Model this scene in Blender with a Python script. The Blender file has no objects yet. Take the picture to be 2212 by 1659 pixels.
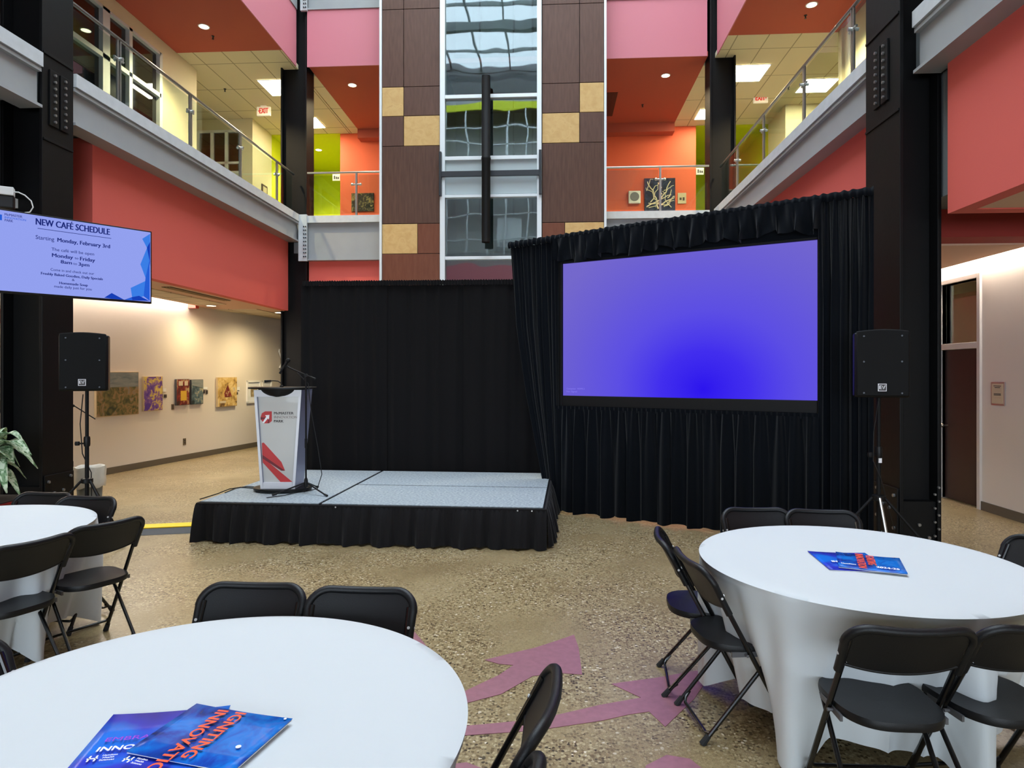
import bpy, math, random
from mathutils import Matrix, Vector
PI = math.pi
R = math.radians
random.seed(7)
col = bpy.context.scene.collection

# ------------------------------------------------------------------ camera model
F, HY, CX, CZ, TH = 1400.0, 805.0, 1106.0, 1.72, 0.058
_c, _s = math.cos(TH), math.sin(TH)
def ray(px, py):
    a = (px - CX) / F; b = (HY - py) / F
    return (a * _c - _s, a * _s + _c, b)
def onz(px, py, z=0.0):
    r = ray(px, py); t = (z - CZ) / r[2]
    return (r[0] * t, r[1] * t)
def onu(px, py, u):
    r = ray(px, py); t = u / r[0]
    return (r[1] * t, CZ + r[2] * t)          # (v, z)
def onv(px, py, v):
    r = ray(px, py); t = v / r[1]
    return (r[0] * t, CZ + r[2] * t)          # (u, z)
def online(px, py, P, d):
    """hit of the sight line with the vertical plane through P along d -> (distance along d, z)"""
    r = ray(px, py)
    det = r[0] * (-d[1]) + d[0] * r[1]
    t = (P[0] * (-d[1]) + d[0] * P[1]) / det
    s = (r[0] * t - P[0]) * d[0] + (r[1] * t - P[1]) * d[1]
    return s, CZ + r[2] * t

# ------------------------------------------------------------------ materials
def lin(c):
    return tuple(((x / 255) / 12.92 if x / 255 <= .04045 else ((x / 255 + .055) / 1.055) ** 2.4) for x in c) + (1.0,)
MATS = {}
def newmat(name):
    m = bpy.data.materials.new(name); m.use_nodes = True
    MATS[name] = m
    return m, m.node_tree.nodes, m.node_tree.links, m.node_tree.nodes['Principled BSDF']
def plain(name, rgb, rough=.5, metal=0, spec=.5, noise=0, scale=20, bump=0, bscale=60, sheen=0, coat=0, emit=None, estr=0):
    m, N, L, b = newmat(name)
    b.inputs['Base Color'].default_value = lin(rgb)
    b.inputs['Roughness'].default_value = rough
    b.inputs['Metallic'].default_value = metal
    b.inputs['Specular IOR Level'].default_value = spec
    b.inputs['Sheen Weight'].default_value = sheen
    b.inputs['Coat Weight'].default_value = coat
    if noise or bump:
        tc = N.new('ShaderNodeTexCoord')
    if noise:
        n = N.new('ShaderNodeTexNoise'); n.inputs['Scale'].default_value = scale; n.inputs['Detail'].default_value = 5
        L.new(tc.outputs['Object'], n.inputs['Vector'])
        mx = N.new('ShaderNodeMix'); mx.data_type = 'RGBA'
        a = lin(tuple(max(0, q * (1 - noise)) for q in rgb)); c = lin(tuple(min(255, q * (1 + noise)) for q in rgb))
        mx.inputs[6].default_value = a; mx.inputs[7].default_value = c
        L.new(n.outputs['Fac'], mx.inputs[0]); L.new(mx.outputs[2], b.inputs['Base Color'])
    if bump:
        n2 = N.new('ShaderNodeTexNoise'); n2.inputs['Scale'].default_value = bscale; n2.inputs['Detail'].default_value = 4
        L.new(tc.outputs['Object'], n2.inputs['Vector'])
        bp = N.new('ShaderNodeBump'); bp.inputs['Strength'].default_value = bump; bp.inputs['Distance'].default_value = .01
        L.new(n2.outputs['Fac'], bp.inputs['Height']); L.new(bp.outputs['Normal'], b.inputs['Normal'])
    if emit:
        b.inputs['Emission Color'].default_value = lin(emit); b.inputs['Emission Strength'].default_value = estr
    return m
def glow(name, rgb, s):
    m, N, L, b = newmat(name)
    N.remove(b)
    e = N.new('ShaderNodeEmission'); e.inputs[0].default_value = lin(rgb); e.inputs[1].default_value = s
    L.new(e.outputs[0], N['Material Output'].inputs[0])
    return m
def ramp_mat(name, stops, scale=6, kind='noise', rough=.6, dist=0, detail=6, stretch=(1, 1, 1), coord='Object'):
    m, N, L, b = newmat(name)
    tc = N.new('ShaderNodeTexCoord'); mp = N.new('ShaderNodeMapping'); mp.inputs['Scale'].default_value = stretch
    L.new(tc.outputs[coord], mp.inputs[0])
    if kind == 'voronoi':
        n = N.new('ShaderNodeTexVoronoi'); n.inputs['Scale'].default_value = scale; out = n.outputs['Distance']
    elif kind == 'wave':
        n = N.new('ShaderNodeTexWave'); n.inputs['Scale'].default_value = scale; n.inputs['Distortion'].default_value = dist
        n.inputs['Detail'].default_value = 3; out = n.outputs['Fac']
    else:
        n = N.new('ShaderNodeTexNoise'); n.inputs['Scale'].default_value = scale; n.inputs['Detail'].default_value = detail
        n.inputs['Distortion'].default_value = dist; out = n.outputs['Fac']
    L.new(mp.outputs[0], n.inputs['Vector'])
    r = N.new('ShaderNodeValToRGB')
    while len(r.color_ramp.elements) < len(stops): r.color_ramp.elements.new(.5)
    for e, (p, c) in zip(r.color_ramp.elements, stops):
        e.position = p; e.color = lin(c)
    L.new(out, r.inputs[0]); L.new(r.outputs[0], b.inputs['Base Color'])
    b.inputs['Roughness'].default_value = rough
    b.inputs['Specular IOR Level'].default_value = .2
    return m

def floor_mat():
    m, N, L, b = newmat('polished_concrete')
    tc = N.new('ShaderNodeTexCoord')
    def noise(sc, det=4, dist=0):
        n = N.new('ShaderNodeTexNoise'); n.inputs['Scale'].default_value = sc; n.inputs['Detail'].default_value = det
        n.inputs['Distortion'].default_value = dist
        L.new(tc.outputs['Object'], n.inputs['Vector']); return n
    def ramp(src, stops):
        r = N.new('ShaderNodeValToRGB')
        while len(r.color_ramp.elements) < len(stops): r.color_ramp.elements.new(.5)
        for e, (p, c) in zip(r.color_ramp.elements, stops): e.position = p; e.color = c
        L.new(src, r.inputs[0]); return r
    def mix(f, a, c, mode='MIX', fac=None):
        x = N.new('ShaderNodeMix'); x.data_type = 'RGBA'; x.blend_type = mode
        if f is not None: L.new(f, x.inputs[0])
        else: x.inputs[0].default_value = fac
        L.new(a, x.inputs[6]); L.new(c, x.inputs[7]); return x.outputs[2]
    big = ramp(noise(.8, 5, .4).outputs['Fac'], [(.3, lin((130, 110, 76))), (.55, lin((156, 138, 101))), (.75, lin((176, 159, 121)))])
    v = N.new('ShaderNodeTexVoronoi'); v.inputs['Scale'].default_value = 68; v.inputs['Randomness'].default_value = 1
    L.new(tc.outputs['Object'], v.inputs['Vector'])
    sep = N.new('ShaderNodeSeparateColor'); L.new(v.outputs['Color'], sep.inputs[0])
    st = ramp(sep.outputs[0], [(0, lin((66, 52, 34))), (.12, lin((112, 92, 62))), (.36, lin((158, 140, 103))), (.72, lin((184, 168, 130))), (.975, lin((226, 214, 190)))])
    st.color_ramp.interpolation = 'CONSTANT'
    edge = ramp(v.outputs['Distance'], [(.45, (1, 1, 1, 1)), (.75, (0, 0, 0, 1))])
    # aggregate shows through in worn areas
    wear = ramp(noise(1.3, 6, .2).outputs['Fac'], [(.38, (.2, .2, .2, 1)), (.56, (1, 1, 1, 1))])
    mm = N.new('ShaderNodeMath'); mm.operation = 'MULTIPLY'
    L.new(edge.outputs[0], mm.inputs[0]); L.new(wear.outputs[0], mm.inputs[1])
    c1 = mix(mm.outputs[0], big.outputs[0], st.outputs[0])
    fine = ramp(noise(160, 3).outputs['Fac'], [(.35, lin((190, 190, 190))), (.65, lin((255, 255, 255)))])
    c2 = mix(None, c1, fine.outputs[0], 'MULTIPLY', .6)
    L.new(c2, b.inputs['Base Color'])
    rr = N.new('ShaderNodeMapRange'); rr.inputs['To Min'].default_value = .22; rr.inputs['To Max'].default_value = .42
    L.new(noise(2.2, 5).outputs['Fac'], rr.inputs[0]); L.new(rr.outputs[0], b.inputs['Roughness'])
    b.inputs['Specular IOR Level'].default_value = .45
    bp = N.new('ShaderNodeBump'); bp.inputs['Strength'].default_value = .06; bp.inputs['Distance'].default_value = .003
    L.new(v.outputs['Distance'], bp.inputs['Height']); L.new(bp.outputs['Normal'], b.inputs['Normal'])
    return m

def tile_mat(name, rgb, line, su=.61, sv=1.22):
    m, N, L, b = newmat(name)
    tc = N.new('ShaderNodeTexCoord')
    br = N.new('ShaderNodeTexBrick'); br.offset = 0; br.squash = 1
    br.inputs['Scale'].default_value = 1; br.inputs['Mortar Size'].default_value = .012
    br.inputs['Brick Width'].default_value = su; br.inputs['Row Height'].default_value = sv
    br.inputs['Color1'].default_value = lin(rgb); br.inputs['Color2'].default_value = lin(tuple(q * .985 for q in rgb))
    br.inputs['Mortar'].default_value = lin(line)
    L.new(tc.outputs['Object'], br.inputs['Vector']); L.new(br.outputs['Color'], b.inputs['Base Color'])
    b.inputs['Roughness'].default_value = .9
    return m

def glass_mat(name, refl, tint=(255, 255, 255), wavy=0, wscale=2, rtint=(255, 255, 255)):
    m, N, L, b = newmat(name); N.remove(b)
    t = N.new('ShaderNodeBsdfTransparent'); t.inputs[0].default_value = lin(tint)
    g = N.new('ShaderNodeBsdfGlossy'); g.inputs['Roughness'].default_value = .02; g.inputs['Color'].default_value = lin(rtint)
    mx = N.new('ShaderNodeMixShader')
    lw = N.new('ShaderNodeLayerWeight'); lw.inputs[0].default_value = .5
    pw_n = N.new('ShaderNodeMath'); pw_n.operation = 'POWER'; pw_n.inputs[1].default_value = 5
    L.new(lw.outputs['Facing'], pw_n.inputs[0])
    ad = N.new('ShaderNodeMath'); ad.operation = 'MULTIPLY_ADD'; ad.use_clamp = True; ad.inputs[1].default_value = .6; ad.inputs[2].default_value = refl
    L.new(pw_n.outputs[0], ad.inputs[0]); L.new(ad.outputs[0], mx.inputs[0])
    L.new(t.outputs[0], mx.inputs[1]); L.new(g.outputs[0], mx.inputs[2])
    L.new(mx.outputs[0], N['Material Output'].inputs[0])
    if wavy:
        tc = N.new('ShaderNodeTexCoord'); n = N.new('ShaderNodeTexNoise'); n.inputs['Scale'].default_value = wscale
        n.inputs['Detail'].default_value = 1
        L.new(tc.outputs['Object'], n.inputs['Vector'])
        bp = N.new('ShaderNodeBump'); bp.inputs['Strength'].default_value = wavy; bp.inputs['Distance'].default_value = .01
        L.new(n.outputs['Fac'], bp.inputs['Height']); L.new(bp.outputs['Normal'], g.inputs['Normal'])
    return m

def screen_mat():
    m, N, L, b = newmat('projected_blue'); N.remove(b)
    tc = N.new('ShaderNodeTexCoord'); mp = N.new('ShaderNodeMapping')
    # local x 0..W, z 0..Hh ; hot spot low and right of the middle
    mp.inputs['Location'].default_value = (-1.72, 0, -.12); mp.inputs['Scale'].default_value = (1, 1, 1.15)
    L.new(tc.outputs['Object'], mp.inputs[0])
    ln = N.new('ShaderNodeVectorMath'); ln.operation = 'LENGTH'; L.new(mp.outputs[0], ln.inputs[0])
    r = N.new('ShaderNodeValToRGB')
    st = [(0, (44, 20, 238)), (.22, (66, 46, 238)), (.45, (92, 78, 228)), (.75, (106, 94, 212)), (1, (116, 104, 204))]
    while len(r.color_ramp.elements) < len(st): r.color_ramp.elements.new(.5)
    for e, (p, c) in zip(r.color_ramp.elements, st): e.position = p; e.color = lin(c)
    mr = N.new('ShaderNodeMapRange'); mr.inputs['From Max'].default_value = 2.2
    L.new(ln.outputs['Value'], mr.inputs[0]); L.new(mr.outputs[0], r.inputs[0])
    e = N.new('ShaderNodeEmission'); e.inputs[1].default_value = 1.0
    L.new(r.outputs[0], e.inputs[0]); L.new(e.outputs[0], N['Material Output'].inputs[0])
    return m

M = {}
def setup_materials():
    M['floor'] = floor_mat()
    M['black_steel'] = plain('black_steel', (6, 6, 7), .5, spec=.22, noise=.25, scale=6, bump=.1, bscale=12)
    M['grey_steel'] = plain('grey_paint_steel', (152, 155, 156), .45, noise=.04, scale=3)
    M['light_steel'] = plain('light_slab_edge', (186, 190, 192), .6, noise=.07, scale=9)
    M['bolt'] = plain('bolt_steel', (150, 150, 150), .35, .8)
    M['bolt_white'] = plain('grey_bolts', (200, 200, 200), .5, .2)
    M['bracket_grey'] = plain('worn_bracket', (92, 92, 94), .5, .4)
    M['red'] = plain('red_wall_paint', (212, 94, 83), .75, bump=.05, bscale=80)
    M['redceil'] = plain('red_brown_ceiling_paint', (172, 78, 60), .8)
    M['darkred'] = plain('dark_red_paint', (150, 48, 40), .8)
    M['pink'] = plain('pink_paint', (202, 124, 136), .75)
    M['orange'] = plain('orange_wall_paint', (228, 100, 62), .65, bump=.05, bscale=60)
    M['lime'] = plain('lime_wall_paint', (206, 216, 30), .65)
    M['cream'] = plain('cream_wall_paint', (226, 216, 182), .7)
    M['white_wall'] = plain('white_wall_paint', (224, 216, 204), .55, bump=.04, bscale=90)
    M['beige'] = plain('beige_soffit_paint', (214, 176, 150), .8)
    M['grey_wall'] = plain('grey_wall_paint', (120, 126, 128), .7)
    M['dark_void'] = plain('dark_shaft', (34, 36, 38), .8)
    M['tile'] = tile_mat('ceiling_tile', (224, 212, 176), (160, 148, 116))
    M['tile2'] = tile_mat('lower_ceiling_tile', (220, 205, 178), (150, 130, 105), .61, .61)
    M['brown'] = ramp_mat('brown_panel', [(.3, (84, 60, 50)), (.7, (96, 70, 60))], 3, rough=.45, stretch=(8, 8, 1))
    M['brown2'] = ramp_mat('dark_brown_panel', [(.3, (78, 54, 44)), (.7, (92, 66, 54))], 3, rough=.5, stretch=(10, 10, .8))
    M['brown3'] = ramp_mat('reddish_brown_panel', [(.3, (104, 60, 42)), (.7, (114, 70, 52))], 3, rough=.45, stretch=(6, 6, 1))
    M['tan'] = ramp_mat('tan_panel', [(.3, (190, 154, 98)), (.6, (202, 168, 112)), (.8, (180, 142, 86))], 7, rough=.45, dist=.6)
    M['alu'] = plain('white_aluminium', (214, 220, 222), .4, .1)
    M['alu_dark'] = plain('dark_bracket_metal', (52, 54, 58), .4, .5)
    M['spandrel'] = plain('pale_spandrel_glass', (178, 190, 192), .12, spec=.8)
    M['mirror_glass'] = glass_mat('reflective_glass', .085, (205, 215, 212), .5, 1.1, (225, 235, 240))
    M['mirror_glass_lower'] = glass_mat('reflective_glass_lower', .24, (205, 215, 212), .5, 1.1, (225, 235, 240))
    M['rail_glass'] = glass_mat('railing_glass', .03, (236, 244, 240))
    M['win_glass'] = glass_mat('window_glass', .1, (200, 205, 205))
    M['sky_glass'] = glass_mat('skylight_glass', .0, (250, 252, 255))
    M['steel'] = plain('brushed_stainless', (190, 190, 186), .3, .9)
    M['dark_rail'] = plain('dark_handrail', (150, 150, 146), .3, .9)
    M['chair_plastic'] = plain('black_chair_plastic', (15, 16, 18), .42, spec=.3, bump=.15, bscale=400)
    M['chair_tube'] = plain('black_gloss_tube', (6, 6, 7), .25)
    M['rubber'] = plain('black_rubber', (20, 20, 21), .8)
    M['cloth'] = plain('white_tablecloth', (196, 201, 203), .85, bump=.25, bscale=9, sheen=.1)
    M['velour'] = plain('black_velour', (5, 9, 15), .95, spec=.1, sheen=.07, noise=.25, scale=30)
    M['drape'] = plain('black_drape_cloth', (19, 18, 19), .95, spec=.15, sheen=.02)
    M['skirt'] = plain('black_skirt_cloth', (20, 19, 21), .85, spec=.2, sheen=.05)
    M['carpet'] = ramp_mat('grey_stage_carpet', [(.3, (126, 136, 142)), (.55, (154, 163, 168)), (.75, (180, 187, 190))], 40, rough=.95)
    M['black_plastic'] = plain('black_plastic', (8, 8, 9), .45, spec=.3)
    M['black_matte'] = plain('black_matte_metal', (8, 8, 9), .6, spec=.25)
    M['grille'] = plain('speaker_grille', (9, 10, 11), .65, spec=.2, bump=.3, bscale=700)
    M['white'] = plain('white_paint', (235, 235, 232), .5)
    M['lectern_white'] = plain('lectern_white_edge', (222, 224, 230), .35)
    M['lectern_side'] = plain('lectern_silver_side', (150, 156, 182), .35, .4)
    M['lectern_panel'] = plain('frosted_panel', (196, 196, 192), .3, coat=.3)
    M['vent_dark'] = plain('dark_brown_vent', (84, 34, 24), .7)
    M['logo_red'] = plain('logo_red', (190, 50, 52), .5)
    M['logo_maroon'] = plain('logo_maroon', (112, 30, 40), .5)
    M['ink_dark'] = plain('dark_ink', (60, 56, 56), .6)
    M['ink_grey'] = plain('grey_ink', (150, 140, 136), .6)
    M['ink_white'] = plain('white_ink', (245, 245, 250), .5)
    M['ink_orange'] = plain('orange_ink', (250, 92, 52), .4)
    M['ink_purple'] = plain('violet_ink', (150, 60, 200), .4)
    M['decal'] = plain('mauve_floor_paint', (142, 94, 106), .45, noise=.12, scale=25)
    M['yellow'] = plain('yellow_plastic', (245, 205, 10), .45)
    M['ramp_grey'] = plain('dark_grey_rubber', (62, 66, 70), .7)
    M['booklet_a'] = ramp_mat('blue_violet_cover', [(.3, (40, 40, 150)), (.5, (45, 60, 190)), (.62, (25, 110, 215))], 5, rough=.25, dist=.5, detail=2)
    M['booklet_b'] = ramp_mat('blue_photo_cover', [(.3, (22, 34, 84)), (.45, (30, 70, 165)), (.6, (20, 115, 205)), (.78, (90, 110, 190))], 9, rough=.22, dist=1.2, detail=5)
    M['paper'] = plain('white_paper', (238, 240, 240), .6)
    M['door_brown'] = plain('dark_brown_door', (44, 28, 26), .45, noise=.1, scale=4)
    M['frame_metal'] = plain('pale_door_frame', (206, 200, 192), .5)
    M['baseboard'] = plain('grey_brown_baseboard', (96, 88, 74), .6)
    M['planter_red'] = plain('red_planter_gloss', (120, 14, 20), .3)
    M['leaf'] = ramp_mat('variegated_leaf', [(.32, (40, 84, 46)), (.46, (124, 156, 116)), (.56, (196, 212, 186))], 9, rough=.4, dist=1.0, stretch=(3, 3, 1))
    M['stem'] = plain('pale_stem', (150, 150, 110), .6)
    M['soil'] = plain('dark_soil', (40, 30, 24), .95)
    M['bin'] = plain('pale_bin_liner', (196, 190, 176), .5, noise=.1, scale=12)
    M['exit_white'] = plain('exit_sign_white', (235, 225, 205), .5, emit=(235, 225, 205), estr=.25)
    M['exit_red'] = glow('exit_letters_red', (226, 44, 30), 1.0)
    M['panel_glow'] = glow('ceiling_panel_glow', (255, 240, 200), 60)
    M['down_glow'] = glow('downlight_glow', (255, 240, 200), 14)
    M['cove_glow'] = glow('cove_strip_glow', (255, 244, 232), 70)
    M['office_glow'] = glow('office_panel_glow', (240, 245, 225), 14)
    M['screen'] = screen_mat()
    M['tv_bg'] = glow('tv_pale_blue', (150, 164, 244), .95)
    M['tv_ink'] = glow('tv_navy_text', (30, 44, 130), .8)
    M['tv_grey'] = glow('tv_grey_text', (84, 96, 176), .8)
    M['tv_blue1'] = glow('tv_blue_a', (40, 98, 222), .9)
    M['tv_blue2'] = glow('tv_blue_b', (24, 66, 190), .9)
    M['tv_blue3'] = glow('tv_blue_c', (62, 132, 240), .9)
    M['osd'] = glow('screen_caption', (132, 120, 240), 1.0)
    M['plate'] = plain('brushed_wall_plate', (120, 108, 84), .4, .3)
    M['white_box'] = plain('white_electrical_box', (205, 208, 205), .5)
    M['brass'] = plain('satin_knob', (170, 160, 145), .3, .9)
    # generic pictures
    M['art_land'] = ramp_mat('landscape_paint', [(.3, (58, 64, 48)), (.45, (104, 100, 62)), (.58, (150, 120, 84)), (.72, (120, 132, 128))], 7, dist=1.5)
    M['art_sky'] = ramp_mat('sky_paint', [(.3, (104, 116, 120)), (.7, (150, 154, 148))], 4, dist=.5, stretch=(1, 1, 4))
    M['art_iris'] = ramp_mat('violet_flower_paint', [(.35, (84, 58, 140)), (.48, (128, 92, 150)), (.56, (206, 180, 90)), (.7, (222, 200, 130))], 9, dist=1)
    M['art_shop1'] = ramp_mat('shopfront_paint_a', [(.3, (60, 44, 40)), (.5, (130, 50, 44)), (.62, (186, 160, 120))], 10, dist=.6)
    M['art_shop2'] = ramp_mat('shopfront_paint_b', [(.3, (48, 58, 60)), (.5, (90, 112, 120)), (.66, (186, 180, 150))], 10, dist=.6)
    M['art_park'] = ramp_mat('golden_paint', [(.3, (110, 84, 56)), (.45, (196, 160, 90)), (.62, (226, 200, 140)), (.75, (150, 150, 150))], 7, dist=.9)
    M['art_gold'] = plain('gold_paint', (220, 176, 60), .6)
    M['art_sepia'] = ramp_mat('sepia_print', [(.3, (100, 84, 60)), (.7, (216, 196, 150))], 14)
    M['art_navy'] = ramp_mat('navy_swirl_paint', [(.3, (26, 30, 46)), (.6, (58, 66, 96)), (.8, (88, 92, 110))], 5, dist=2)
    M['art_cream'] = plain('cream_paint_line', (238, 220, 190), .6)
    M['art_dark'] = ramp_mat('dark_abstract_paint', [(.3, (26, 26, 28)), (.5, (60, 56, 52)), (.62, (150, 130, 84))], 8, dist=1.5)
    M['art_redprint'] = ramp_mat('red_print', [(.3, (150, 60, 44)), (.7, (176, 80, 60))], 4)
    M['art_beige'] = plain('beige_print', (206, 190, 160), .7)
    M['wood_edge'] = plain('pale_wood_edge', (186, 160, 120), .6)

# ------------------------------------------------------------------ mesh builder
class MB:
    def __init__(self, mtx=None):
        self.v = []; self.f = []; self.m = []; self.M = mtx
    def _add(self, vs, fs, mi=0):
        b = len(self.v)
        for p in vs:
            p = Vector(p)
            if self.M is not None: p = self.M @ p
            self.v.append(p)
        for f in fs:
            self.f.append(tuple(i + b for i in f)); self.m.append(mi)
    def box(self, x0, x1, y0, y1, z0, z1, mi=0):
        if x0 > x1: x0, x1 = x1, x0
        if y0 > y1: y0, y1 = y1, y0
        if z0 > z1: z0, z1 = z1, z0
        vs = [(x0, y0, z0), (x1, y0, z0), (x1, y1, z0), (x0, y1, z0), (x0, y0, z1), (x1, y0, z1), (x1, y1, z1), (x0, y1, z1)]
        self._add(vs, [(0, 3, 2, 1), (4, 5, 6, 7), (0, 1, 5, 4), (1, 2, 6, 5), (2, 3, 7, 6), (3, 0, 4, 7)], mi); return self
    def hexa(self, vs, mi=0):
        self._add(vs, [(0, 3, 2, 1), (4, 5, 6, 7), (0, 1, 5, 4), (1, 2, 6, 5), (2, 3, 7, 6), (3, 0, 4, 7)], mi); return self
    def prism(self, poly, z0, z1, mi=0, axis='z'):
        n = len(poly)
        area = sum(poly[i][0] * poly[(i + 1) % n][1] - poly[(i + 1) % n][0] * poly[i][1] for i in range(n))
        if area < 0: poly = poly[::-1]
        def P(a, b, c):
            return (a, b, c) if axis == 'z' else ((a, -c, b) if axis == 'y' else (c, a, b))
        vs = [P(x, y, z0) for x, y in poly] + [P(x, y, z1) for x, y in poly]
        fs = [tuple(range(n - 1, -1, -1)), tuple(range(n, 2 * n))] + [(i, (i + 1) % n, n + (i + 1) % n, n + i) for i in range(n)]
        self._add(vs, fs, mi); return self
    def tube(self, pts, r, n=8, closed=False, mi=0, flat=1.0):
        pts = [Vector(p) for p in pts]; k = len(pts)
        rs = r if isinstance(r, (list, tuple)) else [r] * k
        vs = []; up = None
        for i, p in enumerate(pts):
            if closed: t = pts[(i + 1) % k] - pts[i - 1]
            else: t = pts[min(i + 1, k - 1)] - pts[max(i - 1, 0)]
            t = t.normalized() if t.length > 1e-9 else Vector((0, 0, 1))
            if up is None:
                a = Vector((0, 0, 1)) if abs(t.z) < .9 else Vector((0, 1, 0))
                up = (a - t * a.dot(t)).normalized()
            else:
                up = up - t * up.dot(t)
                up = up.normalized() if up.length > 1e-6 else t.orthogonal().normalized()
            s = t.cross(up)
            for j in range(n):
                an = 2 * PI * j / n
                vs.append(p + up * math.cos(an) * rs[i] + s * math.sin(an) * rs[i] * flat)
        fs = []
        for i in range(k if closed else k - 1):
            a = i * n; b = ((i + 1) % k) * n
            for j in range(n): fs.append((a + j, b + j, b + (j + 1) % n, a + (j + 1) % n))
        if not closed:
            fs.append(tuple(range(n))); fs.append(tuple(range((k - 1) * n + n - 1, (k - 1) * n - 1, -1)))
        self._add(vs, fs, mi); return self
    def cyl(self, a, b, r, n=16, r2=None, mi=0):
        return self.tube([a, b], [r, r if r2 is None else r2], n, mi=mi)
    def lathe(self, prof, n=20, c=(0, 0, 0), mi=0):
        vs = []; k = len(prof)
        for r, z in prof:
            for j in range(n):
                an = 2 * PI * j / n; vs.append((c[0] + r * math.cos(an), c[1] + r * math.sin(an), c[2] + z))
        fs = [(i * n + j, i * n + (j + 1) % n, (i + 1) * n + (j + 1) % n, (i + 1) * n + j) for i in range(k - 1) for j in range(n)]
        fs.append(tuple(range(n - 1, -1, -1))); fs.append(tuple(range((k - 1) * n, k * n)))
        self._add(vs, fs, mi); return self
    def grid(self, fn, nu, nv, closed=False, mi=0):
        vs = [fn(i / nu, j / nv) for j in range(nv + 1) for i in range(nu if closed else nu + 1)]
        w = nu if closed else nu + 1
        fs = []
        for j in range(nv):
            for i in range(nu):
                i2 = (i + 1) % w if closed else i + 1
                fs.append((j * w + i, j * w + i2, (j + 1) * w + i2, (j + 1) * w + i))
        self._add(vs, fs, mi); return self
    def sphere(self, c, r, n=10, sz=1.0, mi=0):
        prof = [(max(1e-4, r * math.sin(PI * k / n)), -r * sz * math.cos(PI * k / n)) for k in range(n + 1)]
        return self.lathe(prof, n * 2, c, mi)
    def mesh(self, me, mtx, mi=0):
        self._add([mtx @ v.co for v in me.vertices], [tuple(p.vertices) for p in me.polygons], mi); return self
    def build(self, name, mat, parent=None, smooth=True, bevel=0, solid=0, ang=35):
        me = bpy.data.meshes.new(name)
        me.from_pydata([tuple(p) for p in self.v], [], self.f)
        mats = mat if isinstance(mat, (list, tuple)) else [mat]
        for x in mats: me.materials.append(M[x] if isinstance(x, str) else x)
        for p, mi in zip(me.polygons, self.m): p.material_index = mi
        me.update()
        if smooth:
            me.shade_smooth(); me.set_sharp_from_angle(angle=R(ang))
        o = bpy.data.objects.new(name, me); col.objects.link(o)
        if parent: o.parent = parent
        if bevel:
            b = o.modifiers.new('bevel', 'BEVEL'); b.width = bevel; b.segments = 2; b.limit_method = 'ANGLE'
        if solid:
            s = o.modifiers.new('solid', 'SOLIDIFY'); s.thickness = solid
        return o

def tag(o, label, cat, group=None, kind=None):
    o['label'] = label; o['category'] = cat
    if group: o['group'] = group
    if kind: o['kind'] = kind
    return o
def thing(name, label, cat, loc=(0, 0, 0), rz=0, group=None, kind=None):
    o = bpy.data.objects.new(name, None); col.objects.link(o); o.empty_display_size = .1
    o.location = loc; o.rotation_euler = (0, 0, rz)
    return tag(o, label, cat, group, kind)
def copy_thing(root, loc, rz, label, group=None):
    def rec(o, par):
        c = o.copy(); col.objects.link(c); c.parent = par
        for ch in o.children: rec(ch, c)
        return c
    r = rec(root, None); r.location = loc; r.rotation_euler = (0, 0, rz); r['label'] = label
    if group: r['group'] = group
    return r
def struct(mb, name, mat, label, cat, **kw):
    o = mb.build(name, mat, **kw); return tag(o, label, cat, kind='structure')

_txt = {}
def text_mesh(s, bold=0.0, spacing=1.0):
    key = (s, bold, spacing)
    if key in _txt: return _txt[key]
    cu = bpy.data.curves.new('lettering_curve', 'FONT'); cu.body = s; cu.size = 1.0
    cu.align_x = 'CENTER'; cu.align_y = 'CENTER'; cu.offset = 0; cu.extrude = .004; cu.space_character = spacing
    cu.resolution_u = 3
    o = bpy.data.objects.new('lettering_source', cu); col.objects.link(o)
    dg = bpy.context.evaluated_depsgraph_get()
    me = bpy.data.meshes.new_from_object(o.evaluated_get(dg))
    bpy.data.objects.remove(o); bpy.data.curves.remove(cu)
    _txt[key] = me
    return me
def put_text(mb, s, cx, cz, h, y=0.0, bold=0.0, spacing=1.0, mi=0, width=None, mtx=None):
    """text standing in the local xz plane facing -y; h is the cap height; width squeezes it to fit"""
    me = text_mesh(s, bold, spacing)
    sc = h / .69
    xs = [v.co.x for v in me.vertices]; w = (max(xs) - min(xs)) * sc
    sx = sc * (width / w if width else 1)
    T = Matrix.Translation((cx - (max(xs) + min(xs)) / 2 * sx, y, cz)) @ Matrix.Rotation(PI / 2, 4, 'X') @ Matrix.Diagonal((sx, sc, .2, 1))
    for dx in ((-.035, 0, .035) if bold else (0,)):
        D = Matrix.Translation((dx * h, -(dx + .035) * .012, 0)); mb.mesh(me, (mtx @ D @ T) if mtx is not None else D @ T, mi)

setup_materials()

# =================================================================== BUILDING SHELL
UL, UR, VB = -5.40, 3.42, 13.6        # atrium faces
Z2, ZB, ZB2 = 5.09, 4.52, 4.125       # upper floor, beam undersides
ZC, ZT = 8.29, 13.9
VO = -0.6                             # fascia over the camera side

struct(MB().box(-12, 8, -9, 23, -.2, 0), 'floor', 'floor', 'polished concrete floor with exposed speckled aggregate', 'floor', smooth=False)

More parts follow.
